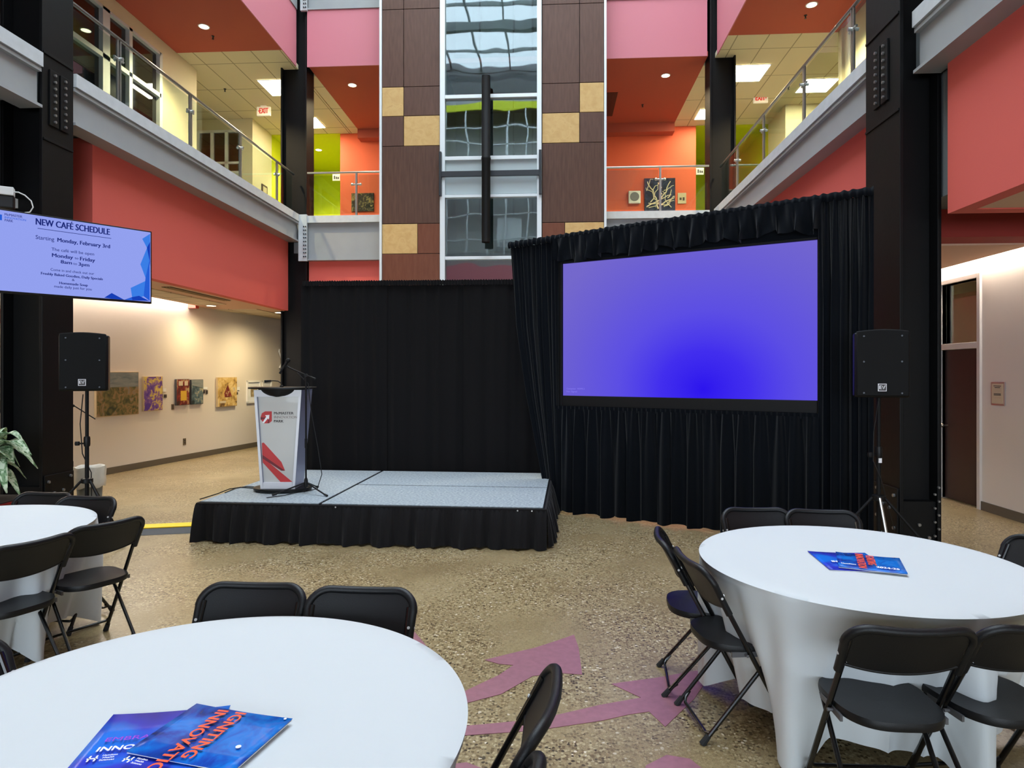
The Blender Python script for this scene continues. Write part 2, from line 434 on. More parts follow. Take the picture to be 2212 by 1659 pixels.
# lower outer walls
PW0, PW1 = Vector((-7.496, 10.285)), Vector((-6.807, 14.68))
pd = (PW1 - PW0).normalized()
def pw(s): return PW0 + pd * s
def pwbox(mb, s0, s1, t0, t1, z0, z1, mi=0):
    n = Vector((pd.y, -pd.x))     # towards the atrium
    P = [pw(s0) + n * t0, pw(s1) + n * t0, pw(s1) + n * t1, pw(s0) + n * t1]
    area = sum(P[i].x * P[(i + 1) % 4].y - P[(i + 1) % 4].x * P[i].y for i in range(4))
    if area < 0: P = P[::-1]
    mb.hexa([(p.x, p.y, z0) for p in P] + [(p.x, p.y, z1) for p in P], mi)
w = MB(); pwbox(w, -7, 7.6, -.2, 0, 0, 3.6)
struct(w, 'wall_left', 'white_wall', 'long off-white corridor wall hung with paintings', 'wall', smooth=False)
w = MB(); pwbox(w, -7, 7.6, 0, .015, 0, .11)
struct(w, 'baseboard_left', 'baseboard', 'grey-brown baseboard along the painting wall', 'baseboard', smooth=False)
w = MB().box(-12, 8, 22.8, 23, 0, 14).box(-12, -11.8, -9, 23, 0, 14).box(7.8, 8, -9, 23, 0, 14).box(-12, 8, -9.2, -9, 4.5, 14).box(-12, 8, -9.2, -9, 0, .6).box(-12, -7.5, -9.2, -9, .6, 4.5).box(5.3, 8, -9.2, -9, .6, 4.5)
struct(w, 'wall_outer', 'cream', 'plain cream outer walls at the ends of the corridors', 'wall', smooth=False)
# right corridor wall with door opening
DV0, DV1 = 8.51, 9.27
w = MB()
w.box(5.41, 5.56, -9, DV0, 0, 4.5).box(5.41, 5.56, DV1, 16, 0, 4.5).box(5.41, 5.56, DV0, DV1, 2.92, 4.5)
struct(w, 'wall_right', 'white_wall', 'off-white corridor wall with the brown door', 'wall', smooth=False)
struct(MB().box(5.395, 5.41, -9, DV0 - .06, 0, .11).box(5.395, 5.41, DV1 + .06, 16, 0, .11), 'baseboard_right', 'baseboard',
       'dark baseboard beside the brown door', 'baseboard', smooth=False)
struct(MB().box(5.56, 7.8, 7.2, 7.3, 0, 3.6).box(5.56, 7.8, 11, 11.1, 0, 3.6).box(7.0, 7.1, 7.3, 11, 0, 3.6).box(5.56, 7.8, 7.2, 11.1, 3.2, 3.3),
       'wall_office', 'cream', 'pale office walls seen through the glass over the brown door', 'wall', smooth=False)
# door
d = thing('door_1', 'dark brown flush door under a glass transom in the right corridor', 'door', (5.41, DV0, 0), kind='structure')
fr = MB().box(-.03, .12, -.06, 0, 0, 2.98).box(-.03, .12, .76, .82, 0, 2.98).box(-.03, .12, 0, .76, 2.92, 2.98).box(-.03, .12, 0, .76, 2.03, 2.11)
fr.build('door_frame', 'frame_metal', d, smooth=False, bevel=.004)
lf = MB().box(.03, .075, .004, .756, .012, 2.028).build('door_leaf', 'door_brown', d, smooth=False, bevel=.003)
MB().box(.05, .056, .0, .76, 2.11, 2.92).build('transom_glass', 'win_glass', d, smooth=False)
hn = MB(); hn.tube([(.03, .69, 1.0), (-.03, .69, 1.0)], .012); hn.sphere((-.05, .69, 1.0), .03)
hn.lathe([(.03, 0), (.03, .008)], 16, (0, 0, 0)) if False else None
hn.build('door_knob', 'brass', d)
ol = thing('ceiling_light_panel', 'light panel inside the office behind the transom glass', 'ceiling light', (6.2, 8.9, 3.2), group='square light panels in the gallery ceiling')
MB().box(-.3, .3, -.3, .3, -.02, 0).build('panel_frame', 'white', ol, smooth=False); MB().box(-.27, .27, -.27, .27, -.024, -.02).build('diffuser', 'office_glow', ol, smooth=False)
# sign by the door
sv0, sz1 = onu(2143, 825, 5.41); sv1, sz0 = onu(2172, 877, 5.41)
sg = thing('wall_sign', 'small grey wall sign to the right of the brown door', 'sign', (5.41, (sv0 + sv1) / 2, (sz0 + sz1) / 2))
MB().box(-.012, 0, -abs(sv0 - sv1) / 2, abs(sv0 - sv1) / 2, -(sz1 - sz0) / 2, (sz1 - sz0) / 2).build('sign_frame', 'steel', sg, smooth=False)
MB().box(-.015, -.011, -.1, .1, -.12, .12).build('sign_face', 'art_beige', sg, smooth=False)
t = MB(); mt = Matrix.Rotation(-PI / 2, 4, 'Z')
put_text(t, 'HALLWAY', 0, .09, .016, y=-.017, mtx=mt); put_text(t, 'OFFICES', 0, -.02, .014, y=-.017, mtx=mt) if False else None
for zz, ww in ((.09, .13), (.075, .10), (-.005, .12), (-.02, .12)):
    t.box(-.018, -.015, -ww / 2, ww / 2, zz, zz + .007)
t = MB()
for zz, ww in ((.09, .13), (.07, .09), (-.005, .12), (-.02, .12)): MB().box(-.018, -.014, -ww / 2, ww / 2, zz, zz + .008).build('text_line', 'ink_dark', sg, smooth=False)


# back wall ground floor (red)
struct(MB().box(-5.2, 3.3, 13.75, 13.9, 0, 4.2), 'wall_back', 'red', 'red ground floor wall behind the stage drape', 'wall', smooth=False)

# bulkheads and lower ceilings
def polybox(pts, z0, z1):
    return MB().prism(pts, z0, z1)
struct(MB().box(-5.75, -5.6, 7.64, 13.6, 3.05, 4.6).box(-7.4, -5.75, 7.64, 7.78, 3.05, 4.6), 'trim_1', 'red',
       'red bulkhead under the left gallery beam', 'bulkhead', smooth=False)
struct(MB().box(3.6, 3.75, 7.5, 13.6, 3.05, 4.6).box(3.75, 5.41, 7.3, 7.45, 3.41, 4.6), 'trim_2', 'red',
       'red bulkhead under the right gallery beam above the screen', 'bulkhead', smooth=False)
struct(MB().box(3.6, 3.75, -3, 6.09, 3.16, 4.55).box(3.75, 5.41, 5.94, 6.09, 3.16, 4.55), 'trim_3', 'red',
       'large red bulkhead at the right edge in front of the black column', 'bulkhead', smooth=False)
struct(MB().box(-5.75, -5.6, -3, 5.9, 3.16, 4.55), 'trim_4', 'red', 'red bulkhead left of the camera', 'bulkhead', smooth=False)
struct(MB().box(3.75, 5.41, -3, 5.94, 3.17, 3.25), 'ceiling_right_near', 'beige', 'beige soffit beneath the large red bulkhead', 'ceiling', smooth=False)
struct(MB().box(3.76, 5.41, 6.09, 6.95, 3.41, 3.5), 'ceiling_right_recess', 'grey_wall', 'grey recessed ceiling strip behind the right column', 'ceiling', smooth=False)
struct(MB().box(3.76, 5.41, 6.95, 7.3, 3.12, 3.6), 'trim_5', 'darkred', 'dark red ceiling drop across the right corridor', 'bulkhead', smooth=False)
struct(MB().box(3.75, 5.2, 7.3, 16, 3.1, 3.2), 'ceiling_right', 'beige', 'pinkish beige soffit over the right corridor', 'ceiling', smooth=False)
struct(MB().box(5.2, 5.41, 7.3, 16, 3.28, 3.4), 'ceiling_right_cove', 'white', 'white cove recess above the brown door', 'ceiling', smooth=False)
struct(MB().box(-7.0, -5.75, 7.78, 22.8, 3.05, 3.2).box(-8.6, -7.0, 12.55, 22.8, 3.05, 3.2), 'ceiling_left', 'beige',
       'beige soffit over the painting corridor', 'ceiling', smooth=False)
struct(MB().box(-8.6, -7.0, 4, 12.55, 3.32, 3.45).box(-12, -5.75, -3, 7.45, 3.5, 3.6), 'ceiling_left_cove', 'white', 'white cove above the painting wall', 'ceiling', smooth=False)
struct(MB().box(-6.85, -6.25, 8.2, 12.2, 3.035, 3.05).box(-8, -6.1, 13.2, 22, 3.04, 3.05), 'ceiling_left_tiles', 'tile2', 'pale tile field in the soffit of the painting corridor', 'ceiling', smooth=False)
struct(MB().box(-8.2, -7.0, 12.45, 12.57, 3.0, 3.3), 'trim_6', 'red', 'small red ceiling drop above the painting wall', 'bulkhead', smooth=False)

# grey infill above column sides
struct(MB().box(3.70, 3.86, 6.12, 7.3, 3.38, 4.55), 'trim_7', 'grey_wall', 'grey infill panel between the right column and the red bulkhead', 'wall panel', smooth=False)
struct(MB().box(-6.05, -5.86, 5.0, 7.3, 3.3, 4.55), 'trim_8', 'grey_wall', 'grey infill panel left of the left column', 'wall panel', smooth=False)

# gallery slabs (level 2)
struct(MB().box(-12, UL - .12, -9, 23, 4.62, Z2 - .02).box(UR + .1, 8, -9, 23, 4.62, Z2 - .02).box(UL - .12, UR + .1, VB + .12, 23, 4.3, Z2 - .02)
       .box(UL - .12, UR + .1, -9, VO - .1, 4.62, Z2 - .02), 'floor_gallery', 'grey_wall', 'upper gallery floor slab', 'floor', smooth=False)

# steel beams
def beam_v(name, u, side, v0, v1, label, zb=ZB):
    """beam running along v whose face looks to the atrium; side=+1 when the atrium lies at larger u"""
    s = side; m = MB()
    m.box(u, u - s * .10, v0, v1, Z2 - .14, Z2 + .01, 1)         # slab edge plate
    m.box(u - s * .07, u - s * .13, v0, v1, zb + .03, Z2 - .15, 0)
    m.box(u - s * .01, u - s * .26, v0, v1, zb, zb + .03, 0)
    m.box(u - s * .02, u - s * .26, v0, v1, Z2 - .19, Z2 - .15, 0)
    return struct(m, name, ['grey_steel', 'light_steel'], label, 'beam', smooth=False)
beam_v('steel_beam', UL + .06, 1, 7.03, 13.62, 'grey steel beam under the left glass railing')
beam_v('steel_beam', UR - .03, -1, 6.97, 13.62, 'grey steel beam under the right glass railing above the screen')
beam_v('steel_beam', UR - .03 , -1, -3, 6.28, 'grey steel beam at the top right corner in front of the column')
beam_v('steel_beam', UL + .06, 1, -3, 6.55, 'grey steel beam at the left edge above the wall screen')
def beam_u(u0, u1, zt, zb, label):
    m = MB()
    m.box(u0, u1, VB, VB + .1, zt - .15, zt, 1)
    m.box(u0, u1, VB + .1, VB + .13, zb + .03, zt - .15, 0)
    m.box(u0, u1, VB + .01, VB + .26, zb, zb + .03, 0)
    return m
for u0, u1, lab in ((-5.2, -3.5, 'grey steel beam between the back left column and the lift tower'), (1.15, 3.3, 'grey steel beam between the lift tower and the back right column')):
    struct(beam_u(u0, u1, 5.08, ZB2, lab), 'steel_beam', ['grey_steel', 'light_steel'], lab, 'beam', smooth=False)
for u0, u1, lab in ((-5.2, -3.5, 'upper grey steel beam at the top edge left of the lift tower'), (1.15, 3.3, 'upper grey steel beam at the top edge right of the lift tower')):
    struct(beam_u(u0, u1, 10.2, 9.5, lab), 'steel_beam', ['grey_steel', 'light_steel'], lab, 'beam', smooth=False)
# bolted end plate on the back-left beam
ep = MB().box(-5.36, -5.18, VB - .04, VB + .02, ZB2 - .02, 5.1)
eo = struct(ep, 'beam_end_plate', 'light_steel', 'pale bolted end plate where the left beams meet the back column', 'beam plate', smooth=False)
bp = MB()
for k in range(9):
    for du in (-5.24, -5.2):
        z = 4.2 + k * .08; bp.cyl((du, VB - .04, z), (du, VB - .06, z), .014, 8)
bp.build('bolts', 'alu_dark', eo)
ep = MB().box(-5.32, -5.18, VB - .04, VB + .02, 9.46, 10.2)
eo = struct(ep, 'beam_end_plate', 'light_steel', 'pale bolted end plate at the very top of the back left column', 'beam plate', smooth=False)
bp = MB()
for k in range(8):
    for du in (-5.24, -5.2):
        z = 9.52 + k * .08; bp.cyl((du, VB - .04, z), (du, VB - .06, z), .014, 8)
bp.build('bolts', 'alu_dark', eo)

# columns: H sections, flanges facing the atrium
def column(u0, u1, v0, v1, side, label, near=False):
    """u0..u1, v0..v1 footprint; side=+1 atrium at larger u"""
    root = thing('steel_column', label, 'column', (0, 0, 0), kind='structure')
    m = MB(); ft = .035
    m.box(u0, u0 + ft, v0, v1, 0, ZT).box(u1 - ft, u1, v0, v1, 0, ZT)
    vm = v0 + (.13 if near else .1)
    m.box(u0 + ft, u1 - ft, vm, vm + .03, 0, ZT)
    m.build('shaft', 'black_steel', root, smooth=False, bevel=.004)
    if near:
        fu = u1 if side > 0 else u0          # atrium face
        o_ = side
        # splice plate pair with two rows of bolts
        p = MB(); vmid = (v0 + v1) / 2
        for dv in (-.075, .075):
            p.box(fu, fu + o_ * .02, vmid + dv - .062, vmid + dv + .062, 4.38, 4.98)
        p.box(fu, fu + o_ * .012, v0 + .01, v1 - .01, 4.2, 4.225).box(fu, fu + o_ * .012, v0 + .01, v1 - .01, 5.12, 5.145)
        sp = p.build('splice_plate', 'black_steel', root, smooth=False, bevel=.003)
        b = MB()
        for dv in (-.075, .075):
            for k in range(8):
                z = 4.43 + k * .072
                b.cyl((fu + o_ * .02, vmid + dv, z), (fu + o_ * .038, vmid + dv, z), .015, 6)
        b.build('bolts', 'bolt', sp)
        # base stiffeners, plate and bolts
        g = MB()
        g.box(fu, fu + o_ * .018, v0 + .015, v1 - .015, 0, .62)
        g.box(u0 + ft, u1 - ft, v0 + .03, vm, .0, .5)
        g.box(u0 - .12, u1 + .12, v0 - .12, v1 + .12, 0, .035)
        gp = g.build('base_plate', 'black_steel', root, smooth=False, bevel=.003)
        b = MB()
        for k, (dv, z) in enumerate([(.06, .55), (.38, .57), (.14, .42), (.27, .43), (.38, .3), (.06, .24), (.3, .14)]):
            b.cyl((fu + o_ * .018, v0 + dv, z), (fu + o_ * .036, v0 + dv, z), .016, 6)
        for k in range(3):
            b.cyl((u0 + .1 + k * .09, v0 + .03, .16 + .12 * (k % 2)), (u0 + .1 + k * .09, v0 + .012, .16 + .12 * (k % 2)), .016, 6)
        if side < 0:
            for k in range(9):
                x = u1 - .03 - .035 * (k % 2)
                b.cyl((x, v0 + .0, .12 + k * .065), (x, v0 - .02, .12 + k * .065), .011, 6)
        b.build('bolts', 'bolt', gp)
    return root
column(-5.84, -5.37, 6.57, 7.02, 1, 'tall black steel column behind the wall screen on the left', True)
column(3.28, 3.68, 6.30, 6.98, -1, 'tall black steel column behind the right loudspeaker', True) if False else column(3.30, 3.68, 6.32, 6.98, -1, 'tall black steel column behind the right loudspeaker', True)
column(-5.79, -5.22, 13.66, 14.1, 1, 'black steel column at the back left corner of the atrium')
column(3.32, 3.85, 13.66, 14.1, -1, 'black steel column at the back right corner of the atrium')

# ---- level 2 galleries
struct(MB().box(-12, -5.44, 12.9, 22.8, ZC + .005, ZC + .1).box(3.47, 8, 12.85, VB, ZC + .005, ZC + .1).box(3.45, 8, VB, 22.8, ZC + .005, ZC + .1).box(3.28, 3.45, 14.1, 22.8, ZC + .005, ZC + .1).box(-5.42, -5.17, 14.1, 22.8, ZC + .005, ZC + .1), 'ceiling_gallery_tiles', 'tile',
       'pale yellow tiled ceiling of the upper gallery', 'ceiling', smooth=False)
struct(MB().box(-5.17, 3.28, VB + .06, 18.4, ZC, ZC + .1).box(-7.65, -5.44, -3, 12.9, ZC, ZC + .1).box(3.47, 5.6, -3, 12.85, ZC, ZC + .1).box(-5.17, 3.27, 17.2, 17.52, 8.05, ZC), 'ceiling_gallery_red', 'redceil',
       'red-brown painted gallery soffit with downlights', 'ceiling', smooth=False)
struct(MB().box(-5.44, -5.42, -3, 13.6, ZC - .006, 9.5), 'trim_9', 'pink', 'pink fascia above the left gallery', 'fascia', smooth=False)
struct(MB().box(3.45, 3.47, -3, 13.6, ZC - .006, 9.5), 'trim_10', 'pink', 'pink fascia above the right gallery', 'fascia', smooth=False)
struct(MB().box(-5.2, -3.5, VB + .04, VB + .06, ZC - .006, 9.53).box(1.15, 3.26, VB + .04, VB + .06, ZC - .006, 9.53), 'trim_11', 'pink', 'pink fascia on both sides of the lift tower', 'fascia', smooth=False)
# orange / lime back walls
struct(MB().box(-5.75, 3.89, 17.52, 17.7, Z2, ZC), 'wall_gallery_back', 'orange',
       'orange back wall of the upper gallery', 'wall', smooth=False)
struct(MB().box(-8.1, -5.7, 20.6, 20.8, Z2, ZC).box(-8.1, -7.67, 17.5, 20.7, Z2, ZC).box(-7.67, -5.75, 17.5, 20.7, ZC - .01, ZC + .004).box(-5.75, -5.7, 17.7, 20.7, Z2, ZC)
       .box(3.84, 5.9, 20.6, 20.8, Z2, ZC).box(5.77, 5.9, 17.5, 20.7, Z2, ZC).box(3.89, 5.77, 17.5, 20.7, ZC - .01, ZC + .004).box(3.84, 3.89, 17.7, 20.7, Z2, ZC), 'wall_gallery_lime', 'lime',
       'lime green walls at both ends of the upper gallery', 'wall', smooth=False)
# cream walls
w = MB()
w.box(-8.1, -7.67, 16.5, 17.5, Z2, ZC)
vA, zA = onv(427, 285, 16.34); vB_, zB_ = onv(520, 372, 16.34)
w0, w1 = vA, vB_
w.box(-12, w0, 16.34, 16.5, Z2, ZC).box(w1, -7.67, 16.34, 16.5, Z2, ZC)
w.box(w0, w1, 16.34, 16.5, zA, ZC).box(w0, w1, 16.34, 16.5, Z2, zB_)
w.box(-7.85, -7.65, 12.35, 13.65, Z2, ZC)
w.box(-12, -7.85, 13.5, 13.65, Z2, ZC)
w.box(-7.85, -7.65, -3, 12.35, 8.02, ZC)
struct(w, 'wall_gallery_left', 'cream', 'cream walls of the left upper gallery', 'wall', smooth=False)
w = MB().box(5.77, 8, 16.25, 16.4, Z2, ZC).box(5.77, 5.9, 16.4, 17.5, Z2, ZC).box(5.6, 5.8, -3, 11.6, 7.85, ZC).box(5.6, 5.8, 11.6, 12.85, Z2, ZC)
struct(w, 'wall_gallery_right', 'cream', 'cream walls of the right upper gallery', 'wall', smooth=False)
# interior window
def win_facing(u0, u1, v, z0, z1, n, name, label, trans=None):
    r = thing(name, label, 'window', ((u0 + u1) / 2, v, z0), kind='structure')
    W = u1 - u0; m = MB(); h = z1 - z0
    for k in range(n + 1):
        x = -W / 2 + W * k / n; m.box(x - .035, x + .035, -.02, .08, 0, h)
    m.box(-W / 2, W / 2, -.02, .08, -.03, .03).box(-W / 2, W / 2, -.02, .08, h - .03, h + .03)
    if trans: m.box(-W / 2, W / 2, -.02, .08, trans - .025, trans + .025)
    m.build('window_frame', 'white', r, smooth=False)
    MB().box(-W / 2, W / 2, .03, .036, 0, h).build('window_glass', 'win_glass', r, smooth=False)
    return r
win_facing(w0, w1, 16.34, zB_, zA, 3, 'window_1', 'white framed interior window on the left gallery under the exit sign', .25)
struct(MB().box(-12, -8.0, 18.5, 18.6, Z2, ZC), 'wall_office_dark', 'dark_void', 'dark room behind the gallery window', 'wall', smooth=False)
# storefront windows along u=-7.65
def win_side(u, side, v0, v1, z0, z1, cuts, trans, name, label):
    r = thing(name, label, 'window', (u, v0, z0), kind='structure'); m = MB(); h = z1 - z0; L_ = v1 - v0
    for c in [0] + cuts + [L_]: m.box(-.05, .08, c - .045, c + .045, 0, h)
    m.box(-.05, .08, 0, L_, h - .05, h).box(-.05, .08, 0, L_, 0, .06).box(-.05, .08, 0, L_, trans - .04, trans + .04)
    m.build('window_frame', 'alu', r, smooth=False)
    MB().box(-.004, .004, 0, L_, 0, h).build('window_glass', 'mirror_glass' if False else 'office_glass', r, smooth=False)
    return r
M['office_glass'] = glass_mat('office_glass', .12, (120, 120, 116))
def vfx(x): return onu(x, 200, -7.65)[0] - 4
win_side(-7.72, 1, 4, 12.35, Z2, 8.02, [2.0, 4.0, vfx(233) - .09, vfx(233), vfx(282)], 2.08, 'window_2', 'aluminium framed office windows behind the left glass railing')
win_side(5.7, -1, 4, 11.6, Z2, 7.85, [1.4, 2.8, 4.2, 5.75, 6.6], 1.85, 'window_3', 'aluminium framed office windows behind the right glass railing')
struct(MB().box(-11.5, -11.4, -3, 13.4, Z2, ZC).box(7.4, 7.5, -3, 12, Z2, ZC), 'wall_offices', 'grey_wall', 'grey back walls of the upper offices', 'wall', smooth=False)
struct(MB().box(-11.5, -7.85, -3, 13.5, ZC, ZC + .1).box(5.8, 7.6, -3, 13, ZC, ZC + .1), 'ceiling_offices', 'grey_wall', 'grey ceilings of the upper offices', 'ceiling', smooth=False)
struct(MB().box(5.56, 8, 12.7, 12.85, Z2, ZC).box(-12, 8, -3.2, -3, Z2, ZT), 'wall_gallery_ends', 'cream', 'cream end walls of the galleries', 'wall', smooth=False)

wb9 = thing('added_fill_window', 'wide unseen window added behind the camera for frontal fill light', 'window', (-1.1, -9.1, .6), kind='structure')  # added window, lets in sky light to fill surfaces facing the camera
m = MB()
for k in range(9): m.box(-6.4 + k * 1.6 - .05, -6.4 + k * 1.6 + .05, -.06, .06, 0, 3.9)
for z in (0, 2.6, 3.85): m.box(-6.4, 6.4, -.06, .06, z, z + .06)
m.build('window_frame', 'alu', wb9, smooth=False)
MB().box(-6.4, 6.4, -.004, .004, 0, 3.9).build('window_glass', 'sky_glass', wb9, smooth=False)
# ---- upper storeys facing the atrium
M['pale_wall'] = plain('pale_upper_wall', (206, 208, 206), .7)
w = MB()
w.box(UL - .1, UL, VO, 13.6, 9.5, 10.2, 0).box(UR, UR + .1, VO, 13.6, 9.5, 10.2, 0)
w.box(UL - .1, UL, VO, 13.6, 10.2, 11.6, 1).box(UR, UR + .1, VO, 13.6, 10.2, 11.6, 1)
w.box(UL - .1, UL, VO, 13.6, 11.6, 12.5, 2).box(UR, UR + .1, VO, 13.6, 11.6, 12.5, 2)
w.box(UL - .1, UL, VO, 13.6, 12.5, ZT, 0).box(UR, UR + .1, VO, 13.6, 12.5, ZT, 0)
for a_, b_ in ((UL, -2.3), (0.05, UR)):
    w.box(a_, b_, VB + .25, VB + .35, 10.2, 11.6, 1).box(a_, b_, VB + .25, VB + .35, 11.6, 12.5, 2).box(a_, b_, VB + .25, VB + .35, 12.5, ZT, 0)
struct(w, 'wall_upper', ['grey_steel', 'pale_wall', 'lime'], 'upper storey walls with lime bands below the skylight', 'wall', smooth=False)
# facade over the camera, seen mirrored in the tower glass
w = MB()
w.box(UL, UR, VO - .1, VO, 4.62, 5.3, 0).box(UL, UR, VO - .1, VO, 5.3, 6.2, 3).box(UL, UR, VO - .1, VO, 6.2, 6.7, 0).box(UL, UR, VO - .1, VO, 9.1, 10.6, 0)
w.box(UL, UR, VO - .1, VO, 12.7, 13.05, 2).box(UL, UR, VO - .1, VO, 13.05, ZT, 0)
w.box(UL, UR, VO - 1.6, VO - 1.5, 4.62, 12.7, 1)
for k in range(11):
    x = UL + .2 + k * .85; w.box(x - .03, x + .03, VO - .1, VO, 6.7, 9.1, 4).box(x - .03, x + .03, VO - .1, VO, 10.6, 12.7, 4)
for z in (7.3, 8.3, 11.3, 12.0): w.box(UL, UR, VO - .08, VO, z, z + .04, 4)
w.box(-2.2, -1.2, VO - .3, VO - .2, 7.0, 8.2, 4)
struct(w, 'wall_front', ['grey_steel', 'pale_wall', 'lime', 'pink', 'alu'], 'upper gallery front above the camera with a lime band', 'wall', smooth=False)

# roof with skylight
w = MB().box(-12, UL, -9, 23, ZT, ZT + .3).box(UR, 8, -9, 23, ZT, ZT + .3).box(UL, UR, -9, VO, ZT, ZT + .3).box(UL, -2.3, VB + .3, 23, ZT, ZT + .3).box(0, UR, VB + .3, 23, ZT, ZT + .3).box(-2.3, 0, 15.4, 23, ZT, ZT + .3)  # opening over the lift shaft is added to light its inside
struct(w, 'ceiling_roof', 'grey_wall', 'flat roof around the skylight', 'ceiling', smooth=False)
sk = thing('window_4', 'glazed skylight grid high over the atrium', 'skylight', (0, 0, ZT), kind='structure')
m = MB()
nu_, nv_ = 7, 9
for k in range(nu_ + 1):
    u = UL + (UR - UL) * k / nu_; m.box(u - .035, u + .035, VO, VB + .3, .5, .62)
for k in range(nv_ + 1):
    v = VO + (VB + .3 - VO) * k / nv_; m.box(UL, UR, v - .035, v + .035, .46, .58)
m.build('glazing_bar', 'alu_dark' if False else 'grey_steel', sk, smooth=False)
m = MB()
for v in (3.4, 9.6): m.box(UL, UR, v - .12, v + .12, .0, .32)
m.build('roof_beam', 'grey_steel', sk, smooth=False)
MB().box(UL, UR, VO, VB + .3, .63, .64).build('skylight_glass', 'sky_glass', sk, smooth=False)
MB().box(UL - .1, UL, VO, VB + .3, .3, .7).box(UR, UR + .1, VO, VB + .3, .3, .7).box(UL, UR, VO - .1, VO, .3, .7).box(UL, UR, VB + .3, VB + .4, .3, .7).build('curb', 'grey_steel', sk, smooth=False)

# =================================================================== LIFT TOWER
TV_ = 13.2
def tpx(x): return onv(x, 300, TV_)[0]
def tz(y, x=900): return onv(x, y, TV_)[1]
def cladding(cells, name, label, edge_u):
    root = thing(name, label, 'wall cladding', ((cells[0][0] + cells[0][1]) / 2, TV_, 0), kind='structure')
    ox = root.location.x
    for (u0, u1, z0, z1, mi) in cells:
        MB().box(u0 + .006 - ox, u1 - .006 - ox, 0, .04, z0 + .006, z1 - .006).build('cladding_panel', ['brown', 'brown2', 'brown3', 'tan'][mi], root, smooth=False, bevel=.003)
    lo = min(c[0] for c in cells) - ox; hi = max(c[1] for c in cells) - ox
    MB().box(lo, hi, .04, .3, 0, ZT).build('backing', 'dark_void', root, smooth=False)
    MB().box(edge_u[0] - ox, edge_u[1] - ox, -.02, .3, 0, ZT).build('edge_trim', 'alu', root, smooth=False)
    return root
uL0, uL1, uL2, uL3 = tpx(825), tpx(872), tpx(902), tpx(950)
zz = [ZT, tz(19), tz(187), tz(250), tz(315), tz(483), tz(548), 2.6, 0]
cl = [(uL0, uL1, zz[1], zz[0], 0), (uL1, uL3, zz[1], zz[0], 0), (uL0, uL1, zz[2], zz[1], 0), (uL1, uL3, zz[2], zz[1], 0),
      (uL0, uL1, zz[3], zz[2], 3), (uL1, uL3, zz[3], zz[2], 0), (uL0, uL1, zz[4], zz[3], 0), (uL1, uL3, zz[4], zz[3], 3),
      (uL0, uL3, zz[5], zz[4], 1), (uL0, uL2, zz[6], zz[5], 3), (uL2, uL3, zz[6], zz[5], 2), (uL0, uL3, zz[7], zz[6], 2), (uL0, uL3, 0, zz[7], 2)]
cladding(cl, 'wall_tower_left', 'brown and tan panelled strip on the left of the lift tower glass', (tpx(820), uL0))
uR0, uR1, uR2, uR3 = tpx(1171), tpx(1220), tpx(1252), tpx(1305)
zr = [ZT, tz(8, 1240), tz(179, 1240), tz(243, 1240), tz(308, 1240), tz(480, 1240), tz(545, 1240), 2.6]
cr = [(uR0, uR2, zr[1], zr[0], 0), (uR2, uR3, zr[1], zr[0], 0), (uR0, uR2, zr[2], zr[1], 0), (uR2, uR3, zr[2], zr[1], 0),
      (uR0, uR2, zr[3], zr[2], 0), (uR2, uR3, zr[3], zr[2], 3), (uR0, uR2, zr[4], zr[3], 3), (uR2, uR3, zr[4], zr[3], 0),
      (uR0, uR3, zr[5], zr[4], 1), (uR0, uR1, zr[6], zr[5], 2), (uR1, uR3, zr[6], zr[5], 3), (uR0, uR3, 0, zr[6], 2)]
cladding(cr, 'wall_tower_right', 'brown and tan panelled strip on the right of the lift tower glass', (uR3, tpx(1310)))
g = thing('window_5', 'tall white framed mirror-like glazing of the lift tower', 'window', (tpx(1060), TV_, 0), kind='structure')
gx = g.location.x
g0, g1, g2, g3 = tpx(951) - gx, tpx(962) - gx, tpx(1160) - gx, tpx(1170) - gx
m = MB().box(g0, g1, -.06, .2, 0, ZT).box(g2, g3, -.06, .2, 0, ZT)
tr = [(205, 213), (338, 346), (421, 427), (554, 561)]
for a, b in tr: m.box(g1, g2, -.05, .1, tz(b, 1060), tz(a, 1060))
m.build('window_frame', 'alu', g, smooth=False, bevel=.004)
bounds = [(tz(205), ZT), (tz(338), tz(213)), (tz(554), tz(427)), (0, tz(561))]
for q, (a, b) in enumerate(bounds): MB().box(g1, g2, .02, .03, a, b).build('window_pane', 'mirror_glass' if q == 0 else 'mirror_glass_lower', g, smooth=False)
MB().box(g1, g2, .02, .05, tz(421), tz(346)).build('spandrel', 'spandrel', g, smooth=False)
M['shaft_grey'] = plain('grey_shaft_wall', (120, 128, 130), .6, noise=.15, scale=2)
ls = MB()
for x in (-.45, .35, .8): ls.box(gx + x - .02, gx + x + .02, TV_ + 2.1, TV_ + 2.2, 0, ZT)
for z in (1.2, 2.6, 4.0, 5.2, 6.4, 7.9, 9.2): ls.box(gx + g0, gx + g3, TV_ + 2.08, TV_ + 2.2, z, z + .06)  # bars inside the shaft imitate the grid reflected in the lower panes
for z in (5.1, 8.9): ls.box(gx + g0, gx + g3, TV_ + 1.9, TV_ + 2.2, z - .4, z + .2)
struct(ls, 'shaft_reflection_rails', 'alu_dark', 'guide rails and bars inside the lift shaft imitating a reflected grid', 'rails', smooth=False)
struct(MB().box(gx + g0 - .1, gx + g3 + .1, TV_ + 2.2, TV_ + 2.3, 0, ZT).box(gx + g0 - .1, gx + g0, TV_ + .2, TV_ + 2.2, 0, ZT).box(gx + g3, gx + g3 + .1, TV_ + .2, TV_ + 2.2, 0, ZT),
       'wall_lift_shaft', 'shaft_grey', 'dark inside walls of the lift shaft', 'wall', smooth=False)
br = thing('tower_crossbar', 'dark horizontal bar with side brackets across the tower glazing', 'bracket bar', (gx, TV_ - .1, tz(378, 1060)))
